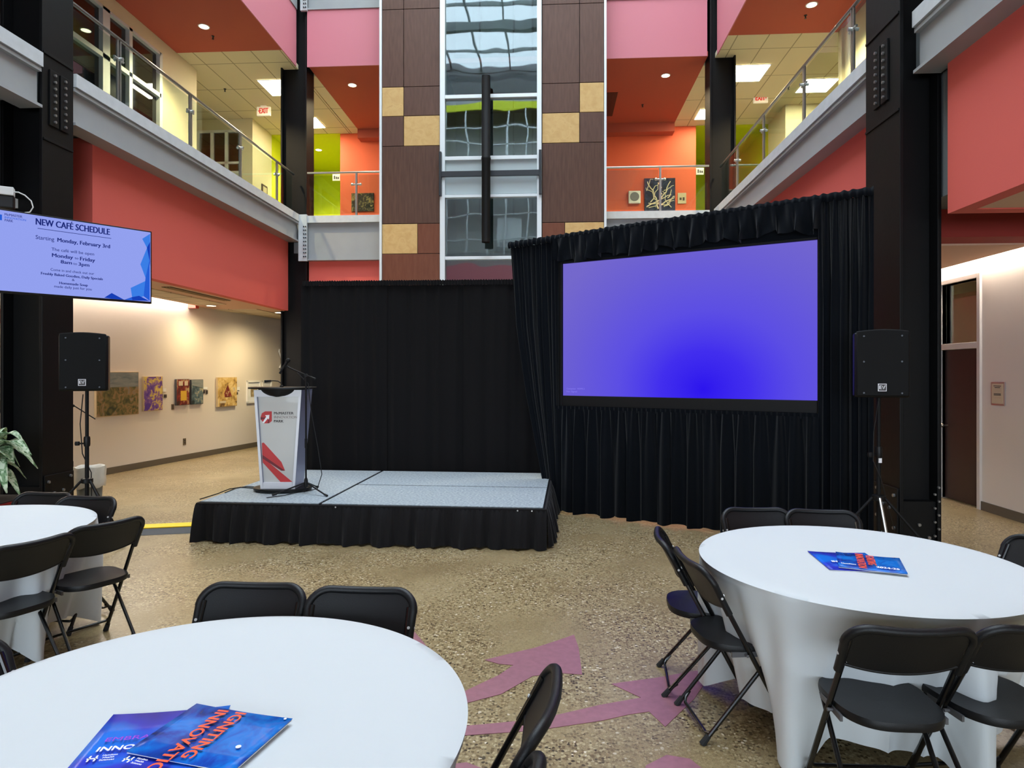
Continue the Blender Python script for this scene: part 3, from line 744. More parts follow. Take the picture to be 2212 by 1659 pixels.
MB().box(tpx(951) - gx, tpx(1169) - gx, -.03, .03, -.055, .055).build('bar', 'alu_dark', br, smooth=False, bevel=.005)
for uu in (tpx(953) - gx, tpx(1167) - gx):
    MB().box(uu - .025, uu + .025, -.04, .05, tz(427) - br.location.z, tz(333) - br.location.z).build('bracket', 'alu_dark', br, smooth=False, bevel=.005)
pt = thing('hanging_tube', 'long black vertical tube fixed in front of the tower glazing', 'tube', (tpx(1053), TV_ - .3, tz(530, 1053)))
hh = tz(177, 1053) - tz(530, 1053)
MB().lathe([(.07, .04), (.088, .0), (.088, hh * .49), (.096, hh * .495), (.096, hh * .505), (.088, hh * .51), (.088, hh - .02), (.07, hh)], 24).build('tube_body', 'black_matte', pt)
MB().box(-.03, .03, .08, .22, hh * .43, hh * .45).build('tube_bracket', 'alu_dark', pt, smooth=False)

# =================================================================== RAILINGS
def railing_v(u, v0, v1, posts, label, side):
    r = thing('glass_railing', label, 'railing', (u, v0, Z2)); L_ = v1 - v0
    MB().tube([(0, 0, .88), (0, L_, .88)], .022, 10).build('handrail', 'dark_rail', r)
    ps = [0.05] + [p - v0 for p in posts] + [L_ - .05]
    for p in ps[1:-1]:
        m = MB().box(-.012, .012, p - .035, p - .018, 0, .86).box(-.012, .012, p + .018, p + .035, 0, .86)
        po = m.build('post', 'steel', r, smooth=False)
        MB().tube([(-.06, p, .62), (.06, p, .62)], .022, 8).tube([(0, p - .09, .62), (0, p + .09, .62)], .016, 8).build('glass_clamp', 'steel', po)
    for a, b in zip(ps[:-1], ps[1:]):
        MB().box(-.006, .006, a + .05, b - .05, .06, .82).build('glass_panel', 'rail_glass', r, smooth=False)
railing_v(-5.48, 7.05, 13.6, [7.95, 9.6, 11.2, 12.75], 'glass railing with dark handrail along the left gallery', 1)
railing_v(3.52, 7.0, 13.6, [7.75, 9.2, 10.9, 12.4], 'glass railing with dark handrail along the right gallery', -1)
def railing_u(u0, u1, posts, label):
    r = thing('glass_railing', label, 'railing', (u0, VB + .06, Z2)); L_ = u1 - u0
    MB().tube([(0, 0, .92), (L_, 0, .92)], .022, 10).build('handrail', 'steel', r)
    ps = [0] + [p - u0 for p in posts] + [L_]
    for p in ps[1:-1]:
        po = MB().box(p - .02, p + .02, -.02, .02, 0, .9).build('post', 'steel', r, smooth=False)
        MB().tube([(p - .09, 0, .66), (p + .09, 0, .66)], .02, 8).sphere((p - .09, -.01, .66), .03, 6).sphere((p + .09, -.01, .66), .03, 6).build('glass_clamp', 'steel', po)
    for a, b in zip(ps[:-1], ps[1:]):
        MB().box(a + .04, b - .04, -.006, .006, .03, .86).build('glass_panel', 'rail_glass', r, smooth=False)
railing_u(-5.2, -3.52, [-4.13], 'short glass railing between the back left column and the tower')
railing_u(1.16, 3.3, [2.3], 'short glass railing between the tower and the back right column')

# =================================================================== CEILING FITTINGS
def downlight(u, v, z, label, power=60, rad=.085, colr=(1, .80, .48)):
    r = thing('downlight', label, 'downlight', (u, v, z), group='round recessed downlights')
    MB().lathe([(rad + .02, 0), (rad + .02, -.006), (rad, -.008), (rad, .0)], 20).build('trim_ring', 'white', r)
    MB().lathe([(rad, -.004), (rad, -.0045)], 20).build('lens', 'down_glow', r)
    l = bpy.data.lights.new('downlight_lamp', 'SPOT'); l.energy = power * (6.5 if z > 5 else 2.0); l.spot_size = R(125 if z > 5 else 168); l.spot_blend = .6 if z > 5 else 1; l.color = colr if z > 5 else (1, .80, .46); l.shadow_soft_size = .06
    lo = bpy.data.objects.new('lamp', l); col.objects.link(lo); lo.parent = r; lo.location = (0, 0, -.03)
downlight(-6.55, 11.94, ZC, 'lit downlight in the red-brown soffit at the top left', 120)
downlight(-4.5, 14.57, ZC, 'lit downlight in the red soffit left of the tower', 110)
downlight(-6.79, 18.72, ZC - .01, 'lit downlight in the lime green alcove on the left', 90)
downlight(2.56, 14.5, ZC, 'nearer lit downlight in the red soffit right of the tower', 110)
downlight(2.59, 17.44, ZC, 'farther lit downlight in the red soffit right of the tower', 110)
downlight(4.67, 11.86, ZC, 'lit downlight in the red-brown soffit at the top right', 120)
downlight(-6.6, 12.3, 3.03, 'lit downlight over the painting corridor, left of two', 45)
downlight(onz(603, 675, 3.035)[0], onz(603, 675, 3.035)[1], 3.035, 'lit downlight over the painting corridor beside the back column', 110)
for q, (u, v) in enumerate(((-6.9, 16.2), (-6.9, 19.5))):
    downlight(u, v, 3.035, ('downlight over the far end of the painting corridor, nearer of two', 'downlight over the far end of the painting corridor, farther of two')[q], 120)
def troffer(u0, u1, v0, v1, label, power=1):
    r = thing('ceiling_light_panel', label, 'ceiling light', ((u0 + u1) / 2, (v0 + v1) / 2, ZC), group='square light panels in the gallery ceiling')
    a, b = (u1 - u0) / 2, (v1 - v0) / 2
    MB().box(-a - .02, a + .02, -b - .02, -b, -.012, 0).box(-a - .02, a + .02, b, b + .02, -.012, 0).box(-a - .02, -a, -b, b, -.012, 0).box(a, a + .02, -b, b, -.012, 0).build('panel_frame', 'white', r, smooth=False)
    MB().box(-a, a, -b, b, -.008, -.002).build('diffuser', 'panel_glow', r, smooth=False)
troffer(-6.55, -5.85, 14.2, 15.0, 'bright square panel in the tile ceiling above the left exit sign')
troffer(-6.6, -6.0, 16.35, 17.05, 'bright square panel beside the back left column')
troffer(3.85, 4.7, 14.1, 14.88, 'bright square panel right of the back right column')
troffer(5.75, 6.45, 14.85, 15.55, 'bright square panel seen over the right glass railing')
troffer(3.75, 4.15, 16.4, 17.05, 'small bright panel left of the back right column')
def sprinkler(u, v, z, label):
    r = thing('sprinkler', label, 'sprinkler', (u, v, z), group='small ceiling sprinklers')
    MB().lathe([(.03, 0), (.03, -.01), (.012, -.014), (.012, -.05), (.022, -.055), (.022, -.06)], 10).build('sprinkler_head', 'alu_dark', r)
a = onz(460, 78, ZC); sprinkler(a[0], a[1], ZC, 'tiny sprinkler beside the top left downlight')
a = onz(486, 192, ZC); sprinkler(a[0], a[1], ZC, 'tiny sprinkler in the left tile ceiling')
a = onz(1740, 33, ZC); sprinkler(a[0], a[1], ZC, 'tiny sprinkler beside the top right downlight')
a = onz(1703, 188, ZC); sprinkler(a[0], a[1], ZC, 'tiny sprinkler in the right tile ceiling')
a = onz(1388, 226, ZC); sprinkler(a[0], a[1], ZC, 'tiny sprinkler between the two downlights right of the tower')
def vent(u0, u1, v0, v1, z, label, mat='alu_dark', slats=6):
    r = thing('ceiling_vent', label, 'vent', ((u0 + u1) / 2, (v0 + v1) / 2, z)); a, b = (u1 - u0) / 2, (v1 - v0) / 2
    MB().box(-a, a, -b, b, -.006, 0).build('vent_back', 'vent_dark' if mat == 'r' else 'dark_void', r, smooth=False)
    m = MB(); hor = a < b
    for k in range(slats):
        t = -1 + 2 * (k + .5) / slats
        if hor: m.box(t * a - .006, t * a + .006, -b, b, -.016, -.006)
        else: m.box(-a, a, t * b - .006, t * b + .006, -.016, -.006)
    m.build('slats', 'vent_dark' if mat == 'r' else 'wood_edge', r, smooth=False)
vent(1.2, 1.6, 15.3, 16.7, ZC, 'dark red return air grille in the soffit right of the tower', 'r')
vent(-6.0, -5.85, 9.7, 11.6, 3.05, 'long slot diffuser in the soffit under the left red bulkhead', 'w', 3)

def exit_sign(px, py, v, label, flip=1):
    u, z = onv(px, py, v)
    r = thing('exit_sign', label, 'exit sign', (u, v, z), group='hanging exit signs')
    MB().box(-.17, .17, -.03, .03, -.12, .1).build('sign_body', 'exit_white', r, smooth=False, bevel=.008)
    m = MB().tube([(0, 0, .1), (0, 0, ZC - z)], .012, 8).box(-.07, .07, -.04, .04, .1, .125); m.build('hanger', 'exit_white', r)
    t = MB(); put_text(t, 'EXIT', flip * .015, -.01, .13, y=-.034, bold=.006, width=.22)
    t.prism([(-flip * .13, -.01), (-flip * .105, .012), (-flip * .105, -.032)], .031, .036, axis='y')
    t.build('lettering', 'exit_red', r, smooth=False)
exit_sign(570, 240, 15.56, 'hanging white exit sign with red letters over the left gallery', 1)
exit_sign(1643, 212, 15.83, 'hanging white exit sign with red letters over the right gallery', -1)

# cove strips
def cove(name, label, pts):
    o = MB().box(*pts).build(name, 'cove_glow', smooth=False); tag(o, label, 'strip light')
cove('cove_light', 'bright light strip above the brown door wall', (5.33, 5.40, 7.4, 15.8, 3.2, 3.23))
o = MB(); pwbox(o, -4.5, 2.2, .02, .09, 3.2, 3.23); o = o.build('cove_light', 'cove_glow', smooth=False); tag(o, 'bright light strip above the painting wall', 'strip light')

# =================================================================== PICTURES
def wall_frame_left(s, z):      # matrix: local x along wall (right as seen), -y out of the wall
    p = pw(s)
    return (p.x, p.y, z), math.atan2(pd.y, pd.x)
pdv = (pd.x, pd.y)
def left_pic(x0, x1, y0, y1, name, label, thick=.04, group='paintings on the corridor wall', cat='painting'):
    xm = (x0 + x1) / 2
    s0, _ = online(x0, 850, PW0, pdv); s1, _ = online(x1, 850, PW0, pdv)
    sm = (s0 + s1) / 2
    _, z1 = online(xm, y0, PW0, pdv); _, z0 = online(xm, y1, PW0, pdv)
    loc, rz = wall_frame_left(sm, (z0 + z1) / 2)
    r = thing(name, label, cat, loc, rz, group)
    return r, (s1 - s0) / 2, (z1 - z0) / 2
def simple_pic(x0, x1, y0, y1, mats, label, frame='wood_edge', thick=.045, split=None):
    r, a, b = left_pic(x0, x1, y0, y1, 'painting', label)
    MB().box(-a, a, -thick, -.002, -b, b).build('canvas_edge', frame, r, smooth=False, bevel=.003)
    if split:
        MB().box(-a + .012, a - .012, -thick - .004, -thick, -b + .012, b * split).build('canvas_lower', mats[0], r, smooth=False)
        MB().box(-a + .012, a - .012, -thick - .004, -thick, b * split, b - .012).build('canvas_upper', mats[1], r, smooth=False)
    else:
        MB().box(-a + .008, a - .008, -thick - .004, -thick, -b + .008, b - .008).build('canvas', mats[0], r, smooth=False)
    return r, a, b
simple_pic(203, 295, 803, 898, ['art_land', 'art_sky'], 'large landscape painting with grey sky behind the left speaker stand', split=.3)
simple_pic(306, 347, 813, 887, ['art_iris'], 'painting of purple irises on yellow')
r, a, b = simple_pic(377, 405, 819, 875, ['art_shop1'], 'small painting of a red shopfront with yellow doors', 'ink_dark')
MB().box(-a * .4, a * .5, -.054, -.049, -b * .65, b * .1).build('yellow_doors', 'art_gold', r, smooth=False)
MB().box(-a * .7, -a * .1, -.054, -.049, b * .5, b * .85).box(a * .2, a * .7, -.054, -.049, b * .5, b * .85).build('windows', 'art_beige', r, smooth=False)
r, a, b = simple_pic(409, 435, 820, 873, ['art_shop2'], 'small painting of a shopfront under a blue sky', 'ink_dark')
MB().prism([(-a + .01, b * .55), (a - .01, b * .3), (a - .01, b - .01), (-a + .01, b - .01)], .05, .053, axis='y').build('sky', 'art_sky', r, smooth=False)
r, a, b = simple_pic(466, 508, 815, 878, ['art_park'], 'square golden painting of a dark pointed roof')
MB().prism([(-a * .35, -b * .1), (-a * .0, b * .5), (a * .45, -b * .35), (-a * .3, -b * .35)], .05, .053, axis='y').build('roof_shape', 'art_shop1', r, smooth=False)
MB().box(-a * .8, -a * .2, -.054, -.05, -b * .75, -b * .6).build('path_shape', 'art_beige', r, smooth=False)
for x0, x1, lab in ((532, 562, 'white framed sepia print half hidden by the lectern, left of two'), (565, 586, 'white framed sepia print above the lectern top, right of two')):
    r, a, b = left_pic(x0, x1, 822, 870, 'framed_print', lab, group='white framed prints', cat='print')
    m = MB().box(-a, a, -.03, 0, -b, -b + .04).box(-a, a, -.03, 0, b - .04, b).box(-a, -a + .04, -.03, 0, -b, b).box(a - .04, a, -.03, 0, -b, b); m.build('picture_frame', 'white', r, smooth=False)
    MB().box(-a + .03, a - .03, -.012, -.004, -b + .03, b - .03).build('mat_board', 'paper', r, smooth=False)
    MB().box(-a * .45, a * .45, -.016, -.012, -b * .45, b * .45).build('print', 'art_sepia', r, smooth=False)
for (x0, x1, y0, y1, lab, mt_) in ((348, 351, 851, 860, 'tiny dark label by the iris painting, left of two', 'ink_dark'), (354, 359, 852, 859, 'tiny dark label by the iris painting, right of two', 'ink_dark'),
                               (439, 442, 843, 850, 'tiny dark label right of the blue shopfront painting, left of two', 'ink_dark'), (444, 448, 843, 851, 'tiny dark label right of the blue shopfront painting, right of two', 'ink_dark'),
                               (510, 513, 847, 852, 'tiny dark label beside the golden painting', 'ink_dark'),
                               (351, 358, 839, 846, 'small white caption card beside the iris painting', 'paper'), (511, 517, 836, 843, 'small white caption card beside the golden painting', 'paper'),
                               (439, 447, 836, 841, 'small white caption card beside the blue shopfront painting', 'paper')):
    r, a, b = left_pic(x0, x1, y0, y1, 'wall_label', lab, group='small labels by the paintings', cat='label')
    MB().box(-a, a, -.012, 0, -b, b).build('card', mt_, r, smooth=False)
for (x0, x1, y0, y1, lab) in ((370, 375, 873, 885, 'dark switch plate left of the red shopfront painting'), (395, 401, 947, 961, 'dark socket plate low on the painting wall')):
    r, a, b = left_pic(x0, x1, y0, y1, 'wall_plate', lab, group='wall plates on the corridor wall', cat='wall plate')
    MB().box(-a, a, -.01, 0, -b, b).build('plate', 'plate', r, smooth=False, bevel=.002)
    MB().box(-a * .4, a * .4, -.014, -.01, -b * .6, -b * .1).box(-a * .4, a * .4, -.014, -.01, b * .1, b * .6).build('insert', 'ink_dark', r, smooth=False)
# leftmost pictures (cut by the frame)
r, a, b = left_pic(-60, 7, 657, 750, 'framed_print', 'beige framed print with a red block at the left edge above the plant', group='white framed prints', cat='print')
MB().box(-a, a, -.03, 0, -b, b).build('picture_frame', 'wood_edge', r, smooth=False)
MB().box(-a + .03, a - .03, -.035, -.03, -b + .03, b - .03).build('print', 'art_beige', r, smooth=False)
MB().box(-a + .1, a - .07, -.038, -.035, b * .15, b - .05).build('red_block', 'art_redprint', r, smooth=False)
r, a, b = left_pic(-90, 22, 817, 893, 'painting', 'dark framed seascape painting at the left edge behind the plant')
MB().box(-a, a, -.04, 0, -b, b).build('picture_frame', 'ink_dark', r, smooth=False)
MB().box(-a + .03, a - .03, -.044, -.04, -b + .05, -b * .3).build('canvas_lower', 'art_land', r, smooth=False)
MB().box(-a + .03, a - .03, -.044, -.04, -b * .3, b - .03).build('canvas_upper', 'art_sky', r, smooth=False)
# far corridor wall lamp by the column
r, a, b = left_pic(597, 606, 755, 795, 'wall_fixture', 'small pale wall bracket at the far end of the painting wall', group='wall plates on the corridor wall', cat='bracket')
MB().tube([(0, -.03, -b), (a, -.05, -b * .3), (0, -.05, b * .4), (-a * .6, -.05, b * .7), (0, -.03, b)], .02, 6).build('bracket', 'white', r)

# upper gallery pictures on the orange wall
def back_pic(px0, px1, py0, py1, v, name, label, cat, group=None):
    u0, _ = onv(px0, 430, v); u1, _ = onv(px1, 430, v); _, z1 = onv((px0 + px1) / 2, py0, v); _, z0 = onv((px0 + px1) / 2, py1, v)
    return thing(name, label, cat, ((u0 + u1) / 2, v, (z0 + z1) / 2), 0, group), (u1 - u0) / 2, (z1 - z0) / 2
r, a, b = back_pic(1392, 1458, 386, 456, 17.515, 'painting', 'square navy painting with cream branching lines on the orange wall', 'painting')
MB().box(-a, a, -.05, 0, -b, b).build('canvas', 'art_navy', r, smooth=False)
m = MB(); random.seed(11)
def wig(x, z, dx, dz, n, w_):
    P = [];
    for k in range(n):
        P.append((max(-a + .03, min(a - .03, x)), -.055, max(-b + .03, min(b - .03, z)))); x += dx + random.uniform(-.05, .05); z += dz + random.uniform(-.04, .04)
    m.tube(P, [w_ * .62 * (1 - .5 * k / n) for k in range(n)], 6)
for args in ((-.05, -b + .05, -.03, .09, 9, .035), (.02, -.1, .05, .07, 8, .03), (-.1, -.15, -.06, .06, 7, .025), (0, -.3, .07, .05, 6, .03), (.05, .0, -.01, .09, 5, .025), (.2, -.1, .05, .05, 5, .02), (-.25, -.2, .04, .07, 8, .02), (.3, -.35, -.03, .07, 7, .02), (.15, -.3, .05, .02, 6, .02), (-.2, .1, .06, .04, 7, .018), (.1, .1, .06, .05, 6, .018), (-.3, -.35, .05, .01, 8, .02),
             (-a + .05, -b + .1, .07, .02, 9, .03), (-a + .1, -b + .2, .07, -.02, 9, .022), (.1, -b + .1, .06, .06, 6, .022), (-a + .05, .1, .05, .09, 5, .02)): wig(*args)
m.build('branching_lines', 'art_cream', r)
r, a, b = back_pic(760, 808, 418, 457, 17.515, 'painting', 'dark abstract painting on the orange wall left of the tower', 'painting')
MB().box(-a, a, -.04, 0, -b, b).build('canvas', 'art_dark', r, smooth=False)
r, a, b = back_pic(1357, 1383, 414, 441, 17.515, 'wall_clock_box', 'square white wall box with a grey round dial on the orange wall', 'wall box')
MB().box(-a, a, -.1, 0, -b, b).build('box_body', 'white', r, smooth=False, bevel=.02)
MB().tube([(0, -.1, .01), (0, -.115, .01)], [b * .72, b * .68], 24).build('dial', 'grey_wall', r)
r, a, b = back_pic(1464, 1482, 417, 440, 17.515, 'notice', 'small cream notice with two dark symbols on the orange wall', 'notice')
MB().box(-a, a, -.02, 0, -b, b).build('notice_board', 'art_beige', r, smooth=False)
MB().box(-a * .6, -a * .1, -.025, -.02, -b * .35, b * .1).box(a * .15, a * .6, -.025, -.02, -b * .45, b * .15).build('symbols', 'ink_dark', r, smooth=False)
for px0, px1, py0, py1, lab in ((1503, 1520, 363, 378, 'small white sign on the lime wall right of the orange wall'), (719, 735, 377, 391, 'small white sign on the lime wall left of the orange wall')):
    r, a, b = back_pic(px0, px1, py0, py1, 17.6, 'hanging_sign', lab, 'sign', 'small white gallery signs')
    MB().box(-a, a, -.03, 0, -b, b).build('sign_face', 'white', r, smooth=False, bevel=.005)
    MB().box(-a * .6, -a * .3, -.035, -.03, -b * .5, b * .5).box(-a * .1, a * .2, -.035, -.03, -b * .5, b * .2).box(a * .35, a * .7, -.035, -.03, -b * .5, b * .1).build('symbols', 'ink_dark', r, smooth=False)
vv, z_ = onu(570, 410, -7.67)
r = thing('framed_notice', 'small black framed notice on the cream wall by the back left column', 'notice', (-7.67, min(17.2, vv), z_), R(90))
MB().box(-.16, .16, -.03, 0, -.14, .12).build('picture_frame', 'ink_dark', r, smooth=False)
MB().box(-.11, .11, -.034, -.03, -.09, .07).build('notice_face', 'art_beige', r, smooth=False)

# =================================================================== STAGE
def onstage(px, py): return onz(px, py, .4)
SA = Vector((-3.59, 6.45)); SB = Vector((-.055, 6.336))
sang = math.atan2(SB.y - SA.y, SB.x - SA.x); SW = (SB - SA).length; SD = 2.2
stg = thing('stage_platform', 'low modular stage with grey carpet top and gathered black skirt', 'stage', (SA.x, SA.y, 0), sang)
lx = 1.275
for (x0, x1, y0, y1) in ((0, lx - .006, 0, SD), (lx + .006, SW, 0, 1.115), (lx + .006, SW, 1.127, SD)):
    dk = MB().box(x0 + .012, x1 - .012, y0 + .012, y1 - .012, .385, .4).build('deck_carpet', 'carpet', stg, smooth=False)
    MB().box(x0, x1, y0, y1, .31, .392).build('deck_frame', 'black_matte', dk, smooth=False, bevel=.003)
for (x, y) in ((.15, .2), (1.1, .2), (1.5, .2), (3.3, .2), (.15, 2), (1.1, 2), (1.5, 2), (3.3, 2), (2.4, 1.1)):
    MB().cyl((x, y, 0), (x, y, .31), .022, 10).build('leg', 'black_matte', stg)
m = MB()
path = [(-.0, SD, -1, 0), (-.0, 0, -1, 0), (SW, 0, 0, -1), (SW, SD, 1, 0)]
def skirt(L_, P0, dr, nr, seed):
    rnd = random.Random(seed); ph = [rnd.uniform(0, 6.28) for _ in range(6)]
    nf = L_ * 5.2
    def fn(a, b):
        s = a * L_; z = .375 * (1 - b) + .012 * b
        w_ = math.sin(2 * PI * nf * a + 1.4 * math.sin(2 * PI * nf * .31 * a + ph[0])) * .6 + math.sin(2 * PI * nf * 2.13 * a + ph[1]) * .25 + math.sin(2 * PI * nf * .47 * a + ph[2]) * .4
        gather = math.sin(2 * PI * nf * 4 * a + ph[3]) * .008 * (1 - b)
        o_ = .022 + gather + b ** .7 * (.06 + .05 * w_)
        z += .012 * b * math.sin(2 * PI * nf * .5 * a + ph[4]) * (b > .9)
        return (P0[0] + dr[0] * s + nr[0] * o_, P0[1] + dr[1] * s + nr[1] * o_, max(z, .006))
    m.grid(fn, int(nf * 14), 10)
skirt(SW + .06, (-.03, 0), (1, 0), (0, -1), 3); skirt(SD, (0, 0), (0, 1), (-1, 0), 5); skirt(SD, (SW, 0), (0, 1), (1, 0), 6)
sk_ = m.build('skirt', 'skirt', stg, ang=80)
MB().box(-.02, SW + .02, -.024, -.004, .335, .388).box(-.024, -.004, 0, SD, .335, .388).box(SW + .004, SW + .024, 0, SD, .335, .388).build('skirt_header', 'skirt', sk_, smooth=False)
m = MB()
for x in (1.45, 3.28, 3.42): m.cyl((x, -.024, .372), (x, -.03, .372), .008, 8)
m.build('skirt_clips', 'bolt_white', sk_)

# =================================================================== BACK DRAPE
def drapery(m, x0, x1, z0, z1, nf, amp, seed, y=0.0, topamp=.35, lean=None, nx=None, nz=24, hem=0.0, thin=1.0):
    rnd = random.Random(seed); ph = [rnd.uniform(0, 6.28) for _ in range(8)]
    L_ = abs(x1 - x0)
    def fn(a, b):
        z = z1 + (z0 - z1) * b
        A = 2 * PI * nf * a
        w1 = math.sin(A + 1.3 * math.sin(A * .29 + ph[0]) + .35 * b)
        w2 = math.sin(A * 1.9 + ph[1] + 1.1 * math.sin(A * .41 + ph[2]))
        w3 = math.sin(A * .43 + ph[3])
        fine = math.sin(A * 3.1 + ph[4])
        k = topamp + (1 - topamp) * min(1, b * 1.6)
        d = amp * (k * (w1 * .7 + w3 * .3) + .35 * w2 * (1 - .4 * b) + .22 * fine * (1 - b))
        x = x0 + (x1 - x0) * a
        if lean: x = lean(a, b, z)
        x += amp * .5 * math.cos(A + ph[5]) * thin * min(1, b * 3) * (0 if a in (0, 1) else 1)
        return (x, y + d, z + hem * b * math.sin(A * .5 + ph[6]))
    m.grid(fn, nx or int(nf * 14), nz)
DV = 8.78
u0, _ = onv(655, 700, DV); u1 = onv(1190, 700, DV)[0]; zt_ = onv(880, 606, DV)[1]
bd = thing('backdrop_drape', 'black pipe and drape backdrop hanging behind the stage', 'drape', (u0, DV, 0))
Wd = u1 - u0
xs = [0, Wd * .335, Wd * .66, Wd]
for k in range(3):
    m = MB(); drapery(m, xs[k] - .03, xs[k + 1] + .03, .03, zt_ - .06, 4.2, .022, 20 + k, y=.02 * (k % 2), topamp=.5, nz=16)
    dpp = m.build('drape_panel', 'drape', bd, ang=80)
    m = MB(); m.grid(lambda a, b, k=k: (xs[k] + (xs[k + 1] - xs[k]) * a, -.03 + .012 * math.sin(a * 170) , zt_ - .07 * b + .006 * math.sin(a * 210)), 160, 2)
    m.build('rod_pocket', 'drape', dpp, ang=80)
MB().tube([(0, 0, zt_ - .03), (Wd, 0, zt_ - .03)], .019, 10).build('cross_pole', 'steel', bd)
for x in (.0, Wd): 
    po = MB().tube([(x, .06, 0), (x, .06, zt_ - .01)], .022, 10).build('upright_pole', 'steel', bd)
    MB().box(x - .2, x + .2, -.1, .25, 0, .008).build('base_plate', 'black_matte', po, smooth=False)

# =================================================================== PROJECTION SCREEN
QP = Vector((.159, 8.049)); QD = Vector((1.712, -.888)).normalized()
qa = math.atan2(QD.y, QD.x); qd = (QD.x, QD.y)
def sc(px, py): return online(px, py, QP, qd)
scr = thing('projection_screen', 'large angled projection screen glowing violet blue in black velour dressing', 'projection screen', (QP.x, QP.y, 0), qa)
xl, xr = sc(1215, 700)[0], sc(1766, 700)[0]
ztop, zbot = (sc(1215, 575)[1] + sc(1768, 511)[1]) / 2, (sc(1215, 857)[1] + sc(1762, 862)[1]) / 2
FT = max(sc(1108, 524)[1], 3.45)
xL, xR = sc(1107, 600)[0], sc(1888, 600)[0]
ss = MB().box(0, xr - xl, 0, .006, 0, ztop - zbot).build('screen_surface', 'screen', scr, smooth=False)
ss.location = (xl, .02, zbot)
t = MB()
put_text(t, 'Resolution: 1024x1', .19, .085, .018, y=-.003, width=.26) if False else None
put_text(t, 'Computer  HDMI 2', .17, .085, .020, y=-.003, width=.24); put_text(t, 'No Signal', .12, .05, .020, y=-.003, width=.14)
t.build('caption_lettering', 'osd', ss, smooth=False)
m = MB()
fw = .07
m.box(xl - fw, xl, -.02, .05, zbot - .13, ztop + .1).box(xr, xr + fw, -.02, .05, zbot - .13, ztop + .1).box(xl, xr, -.02, .05, ztop, ztop + .1).box(xl, xr, -.02, .05, zbot - .13, zbot)
m.build('screen_frame', 'black_matte', scr, smooth=False, bevel=.006)
m = MB()
for x in (xl - .05, xr + .05): m.box(x - .03, x + .03, .03, .09, 0, 3.4).box(x - .03, x + .03, -.5, .6, 0, .04)
m.build('screen_legs', 'black_matte', scr, smooth=False)
# top rail line follows the photo: slightly higher to the right
zL, zR = sc(1108, 526)[1], sc(1888, 408)[1]
def ztopat(x): return zL + (zR - zL) * (x - xL) / (xR - xL)
def panel(name, x0, x1, z0, z1f, nf, amp, seed, y, parent, **kw):
    m = MB()
    rnd = random.Random(seed)
    sub = MB(); drapery(sub, x0, x1, z0, 1.0, nf, amp, seed, y, **kw)
    for i, p in enumerate(sub.v):
        b = (1.0 - p.z) / (1.0 - z0)
        zt = z1f(p.x); p.z = zt + (z0 - zt) * b
    m.v = sub.v; m.f = sub.f; m.m = sub.m
    return m.build(name, 'velour', parent, ang=80)
def lean_left(a, b, z):
    left = xL + .42 * max(0, (b - .35) / .65) ** 1.3 * (1 - a); return left + (xl - .04 - xL) * a if b <= .35 else left + (xl - .04 - xL) * a
edge = [(sc(px_, py_)[1], sc(px_, py_)[0]) for px_, py_ in ((1107, 524), (1119, 700), (1142, 850), (1176, 1020), (1190, 1110))]
def lean_l(a, b, z):
    zz_ = 3.4 * (1 - b)
    left = edge[-1][1]
    for (z0_, s0_), (z1_, s1_) in zip(edge[:-1], edge[1:]):
        if z0_ >= zz_ >= z1_: left = s0_ + (s1_ - s0_) * (z0_ - zz_) / (z0_ - z1_)
    if zz_ > edge[0][0]: left = edge[0][1]
    left = min(left, xl - .12)
    return left + (xl - .03 - left) * a
sd = panel('side_drape', xL, xl - .03, .03, lambda x: ztopat(x) - .07, 6.5, .035, 31, -.06, scr, lean=lean_l, nx=110, nz=26)
sd2 = panel('side_drape', xr + .012, xR, .015, lambda x: ztopat(x) - .07, 6, .05, 32, -.08, scr, nx=110, nz=26)
panel('bottom_skirt', xl - .05, xr + .02, .02, lambda x: zbot - .16, 17, .045, 33, -.09, scr, nx=360, nz=22, hem=.012)
m = MB(); m.grid(lambda a, b: (xl - .05 + (xr - xl + .07) * a, -.07 + .01 * math.sin(a * 330), zbot - .125 - .06 * b), 340, 2); m.build('skirt_header', 'velour', scr, ang=80)
# valance
rv = random.Random(5); phv = [rv.uniform(0, 6.28) for _ in range(6)]
def valf(a, b):
    x = xl - .05 + (xr - xl + .10) * a; A = 2 * PI * 13 * a
    zt = ztopat(x) - .06
    hgt = .29 + .025 * math.sin(A * .37 + phv[0]) + .02 * math.sin(A + phv[1])
    d = (.02 + .06 * b) * (math.sin(A + 1.5 * math.sin(A * .31)) * .6 + .5 * math.sin(A * 1.7 + phv[2] + 2 * b) + .3 * math.sin(A * 2.9 + phv[3] - 2 * b))
    return (x + .03 * b * math.cos(A * 1.3 + phv[4]), -.16 + d * .8, zt - hgt * b)
m = MB().grid(valf, 330, 12); m.build('valance', 'velour', scr, ang=80)
m = MB().grid(lambda a, b: (xL + (xR - xL) * a, -.10 + .012 * math.sin(a * 400) - .02 * math.sin(PI * b), ztopat(xL + (xR - xL) * a) - .085 * b + .006 * math.sin(a * 290)), 420, 4)
m.build('top_rail_cover', 'velour', scr, ang=80)
m = MB(); m.hexa([(xl - .05, -.03, ztop + .02), (xr + .1, -.03, ztop + .02), (xr + .1, -.02, ztop + .02), (xl - .05, -.02, ztop + .02), (xl - .05, -.03, ztopat(xl - .05) - .05), (xr + .1, -.03, ztopat(xr + .1) - .05), (xr + .1, -.02, ztopat(xr + .1) - .05), (xl - .05, -.02, ztopat(xl - .05) - .05)])
m.build('valance_lining', 'velour', scr, smooth=False)
MB().tube([(xL, -.07, zL - .04), (xR, -.07, zR - .04)], .02, 8).build('top_rail', 'black_matte', scr)

